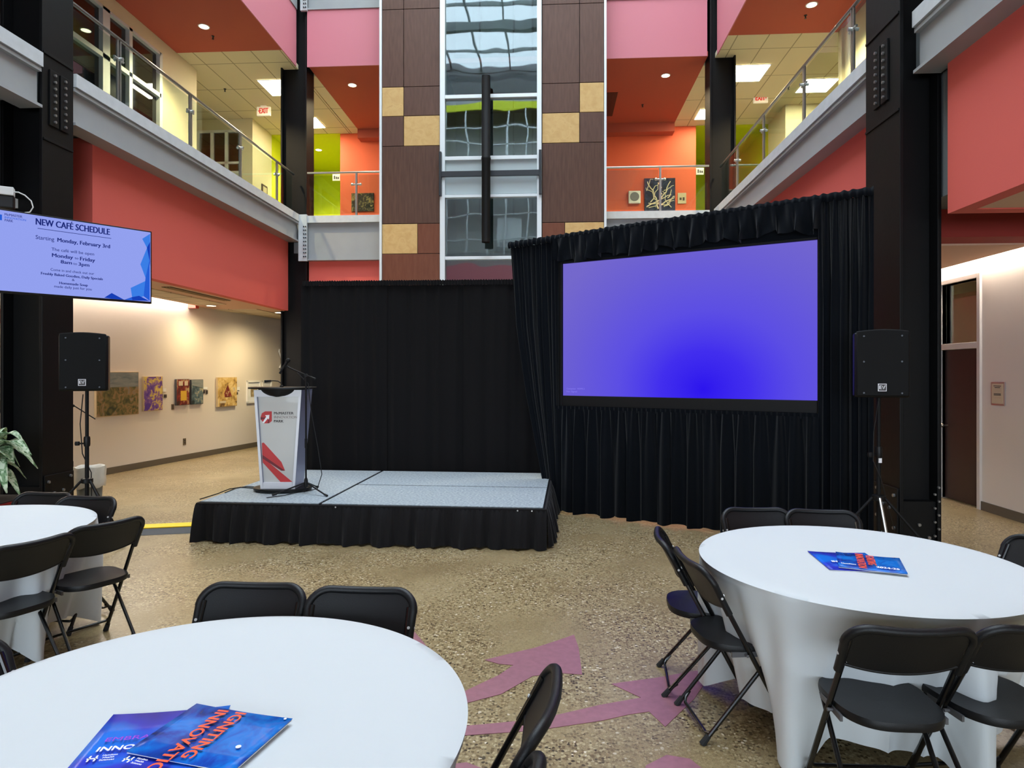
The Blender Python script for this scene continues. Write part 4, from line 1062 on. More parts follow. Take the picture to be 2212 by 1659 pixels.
# =================================================================== LECTERN
lp = onz(600, 1056, .445)
lec = thing('lectern', 'white tapered lectern with red logo panel and black oval top on the stage', 'lectern', (lp[0], lp[1], .4), TH - .0)
wb, wt, db, dt = .188, .262, .30, .38
zb_, zt2 = .045, 1.13
def lsec(z):
    k = (z - zb_) / (zt2 - zb_); return wb + (wt - wb) * k, db + (dt - db) * k
m = MB()
# two side walls, bottom and top rails as one shell
def hexwall(m, z0, z1, fa, fb, mi=0):
    P = []
    for z in (z0, z1):
        P += [fa(z)[0], fa(z)[1], fb(z)[1], fb(z)[0]]
    m.hexa([P[0], P[1], P[2], P[3], P[4], P[5], P[6], P[7]], mi)
for s in (-1, 1):
    mm = MB()
    hexwall(mm, zb_, zt2, lambda z: ((s * lsec(z)[0], 0, z), (s * (lsec(z)[0] - .028), 0, z)) if s < 0 else ((s * (lsec(z)[0] - .028), 0, z), (s * lsec(z)[0], 0, z)),
            lambda z: ((s * lsec(z)[0], lsec(z)[1], z), (s * (lsec(z)[0] - .028), lsec(z)[1], z)) if s < 0 else ((s * (lsec(z)[0] - .028), lsec(z)[1], z), (s * lsec(z)[0], lsec(z)[1], z)))
    so = mm.build('side_wall', 'lectern_side', lec, smooth=False)
    ee = MB()
    hexwall(ee, zb_, zt2, lambda z: (((s * lsec(z)[0]) - (0.0 if s > 0 else .0), -.006, z), (s * (lsec(z)[0] - .028), -.006, z)) if s < 0 else ((s * (lsec(z)[0] - .028), -.006, z), (s * lsec(z)[0], -.006, z)),
            lambda z: ((s * lsec(z)[0], .001, z), (s * (lsec(z)[0] - .028), .001, z)) if s < 0 else ((s * (lsec(z)[0] - .028), .001, z), (s * lsec(z)[0], .001, z)))
    ee.build('edge_strip', 'lectern_white', so, smooth=False)
MB().box(-.16, .16, -.004, .28, zb_, zb_ + .07).build('bottom_rail', 'lectern_white', lec, smooth=False)
MB().box(-.234, .234, -.004, .34, 1.055, 1.13).build('top_rail', 'lectern_white', lec, smooth=False)
m = MB()
k0, k1 = zb_ + .07, 1.055
a0, a1 = lsec(k0)[0] - .028, lsec(k1)[0] - .028
m.hexa([(-a0, .03, k0), (a0, .03, k0), (a0, .04, k0), (-a0, .04, k0), (-a1, .03, k1), (a1, .03, k1), (a1, .04, k1), (-a1, .04, k1)])
fp = m.build('front_panel', 'lectern_panel', lec, smooth=False)
# logo
t = MB(); zc0 = .83
def LP(x, z): return (x * 1.42 + .035, zc0 + z * 1.42)
t.prism([LP(*q) for q in [(-.165, -.015), (-.165, .0), (-.155, .03), (-.13, .045), (-.078, .045), (-.078, -.03), (-.10, -.048), (-.14, -.048), (-.15, -.035)]], -.0295, -.028, axis='y')
t.build('red_mark', 'logo_red', fp, smooth=False)
t = MB(); t.prism([(-.185, .545), (-.165, .55), (.03, .335), (.07, .24), (-.18, .415)], -.0295, -.0275, axis='y'); t.build('red_stripe', 'logo_red', fp, smooth=False)
t = MB(); t.prism([(-.175, .33), (-.18, .39), (.15, k0 + .002), (.02, k0 + .002)], -.0295, -.0275, axis='y'); t.build('red_stripe', 'logo_red', fp, smooth=False)
t = MB(); t.prism([(-.18, .415), (-.178, .375), (.03, .24), (.07, .24)], -.0275, -.0268, axis='y'); t.build('maroon_stripe', 'logo_maroon', fp, smooth=False)
t = MB(); t.prism([LP(*q) for q in [(-.165, -.02), (-.165, .0), (-.128, -.004), (-.125, -.012)]], -.0275, -.0268, axis='y')
t.prism([LP(*q) for q in [(-.105, -.02), (-.095, -.008), (-.098, -.046), (-.112, -.046)]], -.0275, -.0268, axis='y')
t.build('maroon_mark', 'logo_maroon', fp, smooth=False)
t = MB(); t.prism([LP(*q) for q in [(-.15, -.042), (-.138, -.046), (-.108, -.01), (-.1, -.018), (-.096, .018), (-.13, .014), (-.12, .004)]], -.0268, -.026, axis='y')
t.build('white_arrow', 'ink_white', fp, smooth=False)
for s_, z_, w_, h_, mt9 in (('McMASTER', .872, .215, .028, 'ink_dark'), ('INNOVATION', .828, .255, .028, 'ink_grey'), ('PARK', .784, .105, .028, 'ink_dark')):
    t = MB(); put_text(t, s_, -.052 + w_ / 2, z_, h_, y=.0285, bold=.008 if mt9 == 'ink_dark' else 0, width=w_); t.build('lettering_line', mt9, fp, smooth=False)
# oval top, apron, base
def oval(m, cx, cy, ax, ay, z0, z1, n=40):
    m.prism([(cx + ax * math.cos(2 * PI * k / n), cy + ay * math.sin(2 * PI * k / n)) for k in range(n)], z0, z1)
m = MB(); oval(m, .0, .15, .375, .27, 1.14, 1.16); tp = m.build('top_board', 'black_plastic', lec, bevel=.004)
m = MB(); m.grid(lambda a, b: ((.255 * math.sqrt(max(0, 1 - (b * .995) ** 2)) ) * math.cos(2 * PI * a), .13 + (.175 + .02 * (1 - b)) * math.sin(2 * PI * a), 1.14 - .085 * b), 40, 8, closed=True); m.build('apron', 'black_plastic', tp)
m = MB(); oval(m, .0, .16, .32, .23, .018, .042); bs = m.build('base_plate', 'black_plastic', lec)
m = MB()
for x, y in ((-.24, .06), (.26, .06), (-.22, .3), (.24, .3)): m.lathe([(.025, -.0), (.03, .01), (.03, .018)], 12, (x, y, 0))
m.build('feet', 'rubber', bs)
gm = MB().tube([(.0, .12, 1.16), (.0, .12, 1.175), (-.01, .12, 1.205), (-.04, .12, 1.225), (-.09, .12, 1.23), (-.13, .12, 1.228)], .005, 8)
gm.lathe([(.02, 0), (.02, .015), (.008, .02)], 12, (.0, .12, 1.16))
gmo = gm.build('gooseneck', 'black_matte', lec)
MB().tube([(-.12, .12, 1.228), (-.19, .12, 1.224)], [.011, .013], 10).build('microphone', 'black_matte', gmo)

# =================================================================== MIC STANDS
def mic_stand(loc, rz, h, boom, label, legl=.33, mic=True):
    r = thing('microphone_stand', label, 'microphone stand', loc, rz, 'black microphone stands')
    MB().tube([(0, 0, .09), (0, 0, h)], .0095, 10).cyl((0, 0, .5), (0, 0, .6), .014, 10).build('pole', 'black_matte', r)
    MB().lathe([(.02, .0), (.024, .03), (.02, .08), (.012, .1)], 12, (0, 0, .07)).build('hub', 'black_plastic', r)
    for an in (200, 320, 80):
        c_, s_ = math.cos(R(an)), math.sin(R(an))
        lg = MB().tube([(c_ * .01, s_ * .01, .12), (c_ * legl, s_ * legl, .014)], .008, 8).build('leg', 'black_matte', r)
        MB().tube([(c_ * (legl - .03), s_ * (legl - .03), .022), (c_ * (legl + .02), s_ * (legl + .02), .012)], .012, 8).build('rubber_foot', 'rubber', lg)
    (bx0, bz0), (bx1, bz1) = boom
    bm = MB().tube([(bx0, 0, h + bz0), (bx1, 0, h + bz1)], .007, 8).cyl((0, -.02, h), (0, .03, h), .018, 10).tube([(0, .02, h), (-.03, .02, h - .05)], .006, 6)
    bo = bm.build('boom', 'black_matte', r)
    MB().tube([(bx0, 0, h + bz0), (bx0 * .8 + bx1 * .2, 0, h + bz0 * .8 + bz1 * .2)], .012, 8).build('counterweight', 'black_plastic', bo)
    if mic:
        e = Vector((bx1, 0, h + bz1)); MB().tube([e, e + Vector((-.03, 0, .02)), e + Vector((-.05, 0, .01))], .009, 8).build('mic_clip', 'black_plastic', bo)
        mm = MB().tube([e + Vector((-.03, 0, .07)), e + Vector((-.11, 0, -.06))], [.016, .011], 10).sphere(e + Vector((-.02, 0, .085)), .025, 6)
        mm.build('microphone', 'black_matte', bo)
    return r
mp_ = onstage(661, 1066)
ms = mic_stand((mp_[0], mp_[1], .4), TH + .1, 1.29, ((.10, -.04), (-.17, .08)), 'black microphone stand on the stage just right of the lectern')
# cable down the stand and over the stage
cb = MB().tube([(-.1, .02, 1.32), (.02, .02, 1.2), (.05, .02, .9), (.12, .03, .5), (.16, .05, .2), (.1, .1, .03), (.02, .16, .008), (-.1, .05, .008), (-.2, -.14, .008), (-.35, -.25, .008)], .0045, 6)
cb.build('cable', 'rubber', ms)
cc = [onstage(x, y) for x, y in ((432, 1080), (470, 1068), (495, 1058), (520, 1054), (548, 1056), (575, 1052))]
o = MB().tube([(x, y, .408) for x, y in cc], .006, 6).tube([(x + .05, y + .06, .408) for x, y in cc[1:]], .005, 6).build('floor_cable', 'rubber'); tag(o, 'black cable running over the stage left of the lectern', 'cable')
mic_stand((-6.02, 7.85, 0), .2, 1.3, ((-.12, .1), (.27, -.17)), 'black microphone stand with tilted boom behind the left loudspeaker stand', mic=False)

# =================================================================== SPEAKERS
def speaker(loc, rz, label):
    r = thing('loudspeaker', label, 'loudspeaker', loc, rz, 'black loudspeakers on tripod stands')
    W, D, H_ = .43, .32, .585
    # trapezoid plan: front (towards -y) wide, rounded arched top of grille
    m = MB(); pl = [(-W / 2, -.13), (W / 2, -.13), (W / 2 - .01, 0), (W / 2 - .07, D - .14), (-W / 2 + .07, D - .14), (-W / 2 + .01, 0)]
    m.prism(pl, 0.0, H_ - .02)
    m.build('cabinet', 'black_plastic', r, bevel=.018)
    m = MB()
    n = 14; top = [(W / 2 - .012 - (W - .024) * k / n, H_ - .012 + .016 * math.sin(PI * k / n)) for k in range(n + 1)]
    m.prism([(-W / 2 + .012, .012), (W / 2 - .012, .012)] + top, .13, .152, axis='y')
    gr = m.build('grille', 'grille', r, bevel=.01)
    m = MB()
    for x in (-.145, .145):
        for z in (.04, .31, .53): m.cyl((x, -.152, z), (x, -.156, z), .008, 8)
    m.build('grille_screws', 'alu_dark', gr)
    m = MB().box(-.005 - .033, -.005 + .033, -.158, -.152, .055, .12); lo = m.build('badge', 'ink_white', gr, smooth=False)
    MB().box(-.033, .023, -.1595, -.158, .060, .115).build('badge_field', 'ink_dark', lo, smooth=False)
    t = MB(); put_text(t, 'E', -.018, .088, .03, y=-.161, bold=.03, width=.018); t.tube([(-.004, -.161, .1), (.004, -.161, .074), (.016, -.161, .106)], .0035, 6); t.build('badge_lettering', 'ink_white', lo, smooth=False)
    MB().tube([(-.1, -.1, H_ - .02), (-.08, -.1, H_ - .015), (.08, -.1, H_ - .015), (.1, -.1, H_ - .02)], .008, 6).build('handle', 'black_plastic', r)
    return r
def speaker_stand(loc, rz, h, label, hub=.62, rad=.56, angs=(-25, 95, 215), legm='black_matte'):
    r = thing('speaker_stand', label, 'speaker stand', loc, rz, 'tripod speaker stands')
    MB().tube([(0, 0, .12), (0, 0, 1.02)], .019, 12).build('outer_pole', 'black_matte', r)
    MB().tube([(0, 0, 1.0), (0, 0, h + .03)], .0165, 12).build('inner_pole', 'black_matte', r)
    c = MB().lathe([(.026, -.05), (.03, -.03), (.03, .03), (.026, .05)], 14, (0, 0, 1.02)).tube([(0, 0, 1.0), (-.07, -.02, 1.0)], .008, 8).lathe([(.02, -.02), (.024, 0), (.02, .02)], 10, (-.085, -.02, 1.0))
    c.build('collar_knob', 'black_plastic', r)
    MB().lathe([(.03, -.03), (.055, -.02), (.055, .02), (.03, .03)], 14, (0, 0, hub)).build('hub', 'black_plastic', r)
    for i, an in enumerate(angs):
        c_, s_ = math.cos(R(an)), math.sin(R(an))
        lg = MB().tube([(c_ * .05, s_ * .05, hub), (c_ * rad, s_ * rad, .02)], .0125, 8).build('leg', 'steel' if legm == 'mix' and i == 2 else 'black_matte', r)
        MB().tube([(c_ * (rad - .03), s_ * (rad - .03), .055), (c_ * (rad + .02), s_ * (rad + .02), .019)], .019, 8).build('rubber_foot', 'rubber', lg)
        MB().tube([(c_ * .02, s_ * .02, .2), (c_ * rad * .5, s_ * rad * .5, hub * .53)], .007, 6).build('brace', 'black_matte', r)
    return r
LS = (-4.705, 6.34); RS = (2.89, 5.88)
st = speaker_stand((LS[0], LS[1], 0), TH, 1.53, 'black tripod stand under the left loudspeaker')
MB().tube([(-.02, -.03, 1.5), (-.05, -.03, 1.2), (-.02, -.04, .9), (.03, .02, .7), (.03, .03, .3), (.0, .05, .02)], .005, 6).build('cable', 'rubber', st)
speaker((LS[0], LS[1], 1.535), .40, 'black loudspeaker on a tripod stand left of the stage')
st = speaker_stand((RS[0], RS[1], 0), TH, 1.50, 'black tripod stand with a worn silver leg under the right loudspeaker', angs=(-40, 170, 253), legm='mix')
MB().tube([(-.02, -.03, 1.47), (-.06, -.03, 1.2), (-.07, -.04, .95), (.0, -.03, .8), (.08, .02, .6), (.2, .1, .3)], .004, 6).build('cable', 'rubber', st)
MB().box(-.012, .012, -.03, -.018, .93, .97).build('label_tag', 'ink_white', st, smooth=False)
speaker((RS[0], RS[1], 1.505), -.25, 'black loudspeaker on a tripod stand right of the screen')

# =================================================================== WALL SCREEN (TV)
tr_ = Vector((-3.85, 6.07)); tl_ = Vector((-4.576, 5.14)); td = (tr_ - tl_).normalized(); ta = math.atan2(td.y, td.x)
TW = 1.235
t0 = tr_ - td * TW
tdt = (td.x, td.y)
def tvp(px, py): return online(px, py, t0, tdt)
tz0, tz1 = tvp(325, 656)[1], tvp(328, 500)[1]
tv = thing('wall_display', 'wide display screen showing the new cafe schedule on a blue slide', 'display', (t0.x, t0.y, 0), ta)
MB().box(0, TW, 0, .05, tz0, tz1).build('display_case', 'black_plastic', tv, smooth=False, bevel=.004)
sx0, sx1, sz0_, sz1_ = .012, TW - .012, tz0 + .018, tz1 - .012
tvs = MB().box(sx0, sx1, -.002, .0, sz0_, sz1_).build('display_panel', 'tv_bg', tv, smooth=False)
def tvtext(m, s, px, py, h, w, bold=0.0, y=-.004, spacing=1):
    x, z = tvp(px, py); put_text(m, s, x, z, h, y=y, bold=bold, width=w)
ks = lambda x0, y0, x1, y1: abs(tvp(x1, y1)[0] - tvp(x0, y0)[0])
m = MB()
tvtext(m, 'NEW CAFÉ SCHEDULE', 160, 491, .055, ks(81, 490, 240, 500), .006)
x0, z0 = tvp(81, 488); x1, z1 = tvp(240, 508); zu = tvp(160, 504)[1]
m.box(x0, x1, -.006, -.003, zu - .003, zu + .001)
m.build('title_lettering', 'tv_ink', tvs, smooth=False)
m = MB(); tvtext(m, 'Monday, February 3rd', 182, 526, .034, ks(126, 520, 239, 530), .006)
tvtext(m, 'Monday', 135, 554, .032, ks(113, 550, 158, 557), .008); tvtext(m, 'Friday', 189, 561, .032, ks(173, 555, 205, 562), .008)
tvtext(m, '8am', 143, 567, .030, ks(131, 565, 155, 570), .008); tvtext(m, '3pm', 181, 572, .030, ks(169, 570, 192, 574), .008)
tvtext(m, 'Freshly Baked Goodies, Daily Specials', 157, 597, .022, ks(90, 592, 223, 604), .006); tvtext(m, 'Homemade Soup', 159, 614, .022, ks(129, 610, 190, 616), .006)
m.build('bold_lettering', 'tv_ink', tvs, smooth=False)
m = MB(); tvtext(m, 'Starting', 97, 515, .034, ks(77, 512, 117, 519)); tvtext(m, 'The café will be open', 158, 544, .026, ks(112, 540, 204, 550))
tvtext(m, 'to', 165, 558, .022, ks(161, 558, 169, 559)); tvtext(m, 'to', 162, 570, .022, ks(158, 570, 166, 571))
tvtext(m, 'Come in and check out our', 157, 587, .022, ks(110, 583, 204, 592)); tvtext(m, '&', 158, 605, .02, ks(156, 605, 162, 606)); tvtext(m, 'made daily just for you', 158, 622, .022, ks(117, 617, 198, 626))
m.build('thin_lettering', 'tv_ink', tvs, smooth=False)
m = MB(); tvtext(m, 'McMASTER', 29, 466, .02, ks(10, 465, 48, 470), .008); tvtext(m, 'PARK', 19, 477, .02, ks(10, 476, 28, 479), .008); m.build('logo_lettering', 'tv_grey', tvs, smooth=False)
m = MB(); tvtext(m, 'INNOVATION', 33, 473, .016, ks(10, 472, 56, 478)); 
x0, z1 = tvp(-9, 462); x1, z0 = tvp(4, 476); m.box(x0, x1, -.005, -.003, z0, z1); m.build('logo_mark', 'tv_blue1', tvs, smooth=False)
def tvpoly(m, pts, y): 
    P = [tvp(*p) for p in pts]; P = [(min(sx1, x), max(sz0_, z)) for x, z in P]; m.prism(P, -y - .0, -y + .001, axis='y') if False else m.prism(P, y, y + .001, axis='y')
m = MB(); tvpoly(m, [(307, 516), (324, 505), (324, 532), (317, 535)], .003); tvpoly(m, [(303, 571), (318, 534), (323, 560), (314, 600)], .003); tvpoly(m, [(282, 622), (314, 607), (310, 640), (286, 648)], .003); m.build('facet_light', 'tv_blue3', tvs, smooth=False)
m = MB(); tvpoly(m, [(317, 535), (324, 522), (324, 575), (322, 560)], .0035); tvpoly(m, [(225, 643), (241, 633), (268, 649), (240, 650)], .0035); tvpoly(m, [(284, 642), (300, 639), (322, 650), (286, 652)], .0035); m.build('facet_dark', 'tv_blue2', tvs, smooth=False)
m = MB(); tvpoly(m, [(314, 600), (323, 560), (323, 650), (310, 640)], .004); tvpoly(m, [(268, 649), (284, 642), (286, 652), (262, 652)], .004); m.build('facet_mid', 'tv_blue1', tvs, smooth=False)
# swing arm to the column
ce = t0 + td * TW * .5; nrm = Vector((-td.y, td.x))
am = MB(Matrix.Translation((-0.0, 0, 0)))
am.box(TW * .5 - .15, TW * .5 + .15, .05, .07, tz0 + .2, tz1 - .2)
am.tube([(TW * .5, .06, (tz0 + tz1) / 2), (TW * .62, .42, (tz0 + tz1) / 2), (TW * .5, 1.0, (tz0 + tz1) / 2)], .025, 8)
am.build('swing_arm', 'black_matte', tv)
# power adapters above
pb = onz(12, 425, 3.42)
ray0 = ray(12, 415); tt = 6.25
pbv = Vector((ray0[0] * tt, ray0[1] * tt, CZ + ray0[2] * tt))
pw_ = thing('power_box', 'white junction box with looping grey cable above the wall display', 'power box', pbv, TH + R(30))
MB().box(-.09, .065, -.03, .07, -.03, .05).build('box_body', 'white_box', pw_, smooth=False, bevel=.006)
MB().box(-.1, .065, -.01, .09, -.15, -.03).build('adapter', 'black_plastic', pw_, smooth=False, bevel=.01)
MB().tube([(.06, .0, .01), (.1, .0, .012), (.15, 0, -.01), (.2, 0, -.06), (.215, 0, -.12), (.19, 0, -.17), (.15, 0, -.18)], .006, 8).build('cable', 'white_box', pw_)
MB().tube([(0, .06, .02), (-.05, .35, .05), (-.3, .6, .2)], .02, 8).build('support_arm', 'grey_steel', pw_)

# =================================================================== BIN, PLANTER
bl = (-5.62, 7.62)
bn = thing('waste_bin', 'waste bin with pale plastic liner behind the left speaker stand', 'bin', (bl[0], bl[1], 0))
rb = random.Random(4)
MB().lathe([(.11, 0), (.12, .02), (.145, .5), (.15, .52), (.14, .52), (.13, .48)], 20).build('bin_body', 'grey_wall', bn)
m = MB(); pr = [(.13, .5, .0), (.15, .56, .3), (.17, .575, .6), (.172, .54, .8), (.165, .46, 1), (.17, .4, 1), (.158, .33, 1.2)]
ph = [rb.uniform(0, 6) for _ in range(4)]
m.grid(lambda a, b: ((lambda q, an: ((q[0] + .008 * q[2] * math.sin(7 * an + ph[0]) + .005 * math.sin(17 * an)) * math.cos(an), (q[0] + .008 * q[2] * math.sin(7 * an + ph[0])) * math.sin(an), q[1] + .012 * math.sin(5 * an + ph[1]) * q[2]))(pr[min(6, int(round(b * 6)))], 2 * PI * a)), 60, 6, closed=True)
m.build('bin_liner', 'bin', bn, ang=80)

pl_ = (-5.42, 5.9)
pt_ = thing('planter', 'glossy dark red planter box at the left edge behind the round table', 'planter', (pl_[0], pl_[1], 0), TH)
m = MB(); m.hexa([(-.3, -.22, 0), (.3, -.22, 0), (.3, .22, 0), (-.3, .22, 0), (-.36, -.26, .5), (.36, -.26, .5), (.36, .26, .5), (-.36, .26, .5)]); m.build('pot', 'planter_red', pt_, smooth=False, bevel=.01)
MB().box(-.33, .33, -.23, .23, .495, .51).build('soil', 'soil', pt_, smooth=False)
plant = thing('potted_plant', 'leafy plant with pale variegated leaves in the red planter', 'plant', (pl_[0] + .0, pl_[1], .5), TH)
MB().tube([(0, 0, 0), (.01, 0, .15), (.0, .01, .35)], [.022, .018, .014], 8).build('stem', 'stem', plant)
rp = random.Random(9)
def leaf(az, length, rise, droop, wdt, zb0):
    m = MB(); n = 12
    cs, sn = math.cos(az), math.sin(az)
    def fn(a, b):
        t_ = b; r_ = length * (t_ * .9 + .02); z = zb0 + rise * math.sin(min(1, t_ * 1.1) * PI * .62) - droop * t_ * t_
        wv = wdt * math.sin(PI * min(1, max(0, (t_ - .12) / .88)) ** .8) + .006
        x_ = (a - .5) * 2 * wv
        fold = abs(a - .5) * 2 * wv * .35
        return (cs * r_ - sn * x_, sn * r_ + cs * x_, z + fold)
    m.grid(fn, 6, n)
    return m.build('leaf', 'leaf', plant, solid=.002, ang=80)
for k in range(20):
    az = k * 2.4 + rp.uniform(-.2, .2); zz0 = .08 + .28 * (k / 20)
    leaf(az, rp.uniform(.34, .5) * (1 - .15 * (k / 20)), rp.uniform(.2, .34), rp.uniform(.12, .36), rp.uniform(.07, .10), zz0 + .08)
for az, L_, ri, dr in ((-.15, .58, .3, .18), (.25, .5, .26, .3), (-.5, .5, .2, .42), (.05, .42, .34, .1)): leaf(az, L_, ri, dr, .075, .34)

# =================================================================== CABLE RAMP, FLOOR ARROWS
a0_ = onz(412, 1143); b0_ = onz(300, 1148)
dirv = (Vector(a0_) - Vector(b0_)).normalized(); an_ = math.atan2(dirv.y, dirv.x)
cr_ = thing('cable_ramp', 'yellow and dark grey cable ramp on the floor left of the stage', 'cable ramp', (a0_[0] + .06, a0_[1], 0), an_)
Lr = 1.5
MB().prism([(-.19, .002), (-.07, .042), (.13, .042), (.19, .002)], -Lr, 0, axis='x').build('ramp_base', 'ramp_grey', cr_, smooth=False) 
MB().box(-Lr, 0, -.06, .12, .042, .054).build('yellow_lid', 'yellow', cr_, smooth=False, bevel=.003)

def decal(pts, label, ext=None):
    P = [onz(x, y, .0) for x, y in pts]
    o = MB().prism(P, .0005, .003).build('floor_arrow', 'decal', smooth=False)
    tag(o, label, 'floor marking', 'mauve painted arrows on the floor')
decal([(940, 1530), (1008, 1492), (1078, 1459), (1109, 1437.5), (1078, 1435), (1047, 1426.5), (1109, 1411), (1156, 1400), (1205, 1384), (1240, 1372), (1250, 1400), (1257.5, 1458), (1207.6, 1454.6), (1151, 1461), (1083, 1500), (1012, 1518.6), (945, 1550)],
      'mauve arrow painted on the floor pointing to the stage, nearest the centre')
decal([(900, 1585), (1012, 1568.6), (1147, 1556), (1204, 1545), (1300, 1523), (1385, 1508), (1320, 1478), (1418, 1465), (1545, 1442), (1500, 1510), (1437, 1571), (1402, 1538), (1360, 1544), (1300, 1557.6), (1204, 1571.7), (1148, 1579.5), (1012, 1589), (900, 1602)],
      'mauve arrow painted on the floor whose head lies by the right round table chairs')
decal([(1388, 1720), (1395, 1655), (1440, 1632), (1490, 1640), (1540, 1680), (1480, 1740)], 'tip of a mauve arrow painted on the floor at the bottom edge')
decal([(860, 1400), (884, 1352), (940, 1418), (905, 1440)], 'mauve arrow tip painted on the floor behind the near table chairs')
decal([(900, 1660), (1008, 1648), (1050, 1664), (1000, 1720)], 'mauve floor paint at the bottom edge beside the near table')

# =================================================================== TABLES
TD = {'R': (1.565, 3.40), 'F': (-1.0, 1.73), 'L': (-3.66, 3.75)}
def round_table(key, label, clabel, lobes, seed, rad=.755):
    cx, cy = TD[key]
    t = thing('round_table', label, 'table', (cx, cy, 0), 0, 'round tables under white cloths')
    MB().lathe([(rad - .01, .735), (rad, .738), (rad, .757), (rad - .005, .76)], 64).build('tabletop', 'paper', t)
    for sx in (-1, 1):
        for sy in (-1, 1):
            MB().tube([(sx * .42, sy * .22, 0), (sx * .36, sy * .2, .735)], .013, 8).build('leg', 'black_matte', t)
    for sx in (-1, 1): MB().tube([(sx * .42, -.22, .05), (sx * .42, .22, .05)], .011, 8).build('foot_bar', 'black_matte', t)
    rnd = random.Random(seed); ph = [rnd.uniform(0, 6.28) for _ in range(8)]
    def lob(an, tt=0):
        """0 in the hollows, 1 on the long hanging folds"""
        v = 0
        for (a_, wd, st_) in lobes:
            d_ = (an - R(a_) + PI) % (2 * PI) - PI
            wd_ = R(wd) * (1 - .55 * tt)
            v = max(v, st_ * math.exp(-(d_ / wd_) ** 4))
        return v
    def fn(a, b):
        an = 2 * PI * a; ca, sa = math.cos(an), math.sin(an)
        if b < .26:
            r_ = rad * (b / .25); 
            if b > .24: r_ = rad + .002
            return (ca * r_, sa * r_, .767)
        t_ = (b - .28) / .72; t_ = max(0, t_)
        l_ = lob(an, t_)
        fold = math.sin(an * 9 + ph[0] + .8 * math.sin(3 * an + ph[1])) * .6 + (1 - abs(math.sin(an * 9.5 + ph[2] + math.sin(an * 4)))) ** 2 * .6 + math.sin(an * 5 + ph[3]) * .4
        hem = .11 * (1 - l_) + .008 + .015 * (1 - l_) * math.sin(an * 4 + ph[4])
        z = .76 - (.76 - hem) * t_
        if t_ <= 0: z = .758
        rr = rad + .007 + t_ ** .85 * (-.21 * (1 - l_) + .012 * l_) + (.018 + .034 * t_) * fold * min(1, t_ * 3) * (1 - .3 * l_)
        rr += .025 * l_ * min(1, t_ * 2.5) * math.sin(an * 21 + ph[5])
        if z > .73: rr = min(rr, rad + .012); rr = max(rr, rad + .003)
        return (ca * rr, sa * rr, z)
    m = MB(); m.grid(fn, 288, 46, closed=True)
    cl_ = m.build('tablecloth', 'cloth', ang=80); cl_.location = (cx, cy, 0)
    tag(cl_, clabel, 'tablecloth', 'white round tablecloths')
round_table('R', 'round folding table under the cloth on the right, beyond the chairs', 'white floor length tablecloth on the right table with a deep hanging fold', [(-136, 19, 1), (-78, 8, .85), (-20, 14, 1), (165, 12, .9), (60, 20, 1), (110, 15, 1)], 3, .768)
round_table('F', 'round folding table nearest the camera under a white cloth', 'white tablecloth on the nearest round table at the bottom left', [(-20, 14, 1), (40, 16, 1), (100, 18, 1), (160, 16, 1), (-90, 18, 1)], 5, .768)
round_table('L', 'round folding table under the cloth at the left edge', 'white tablecloth on the far left round table beside four chairs', [(-55, 14, 1), (43, 15, 1), (100, 14, 1), (150, 20, 1), (-140, 20, 1), (-10, 8, .85)], 8)

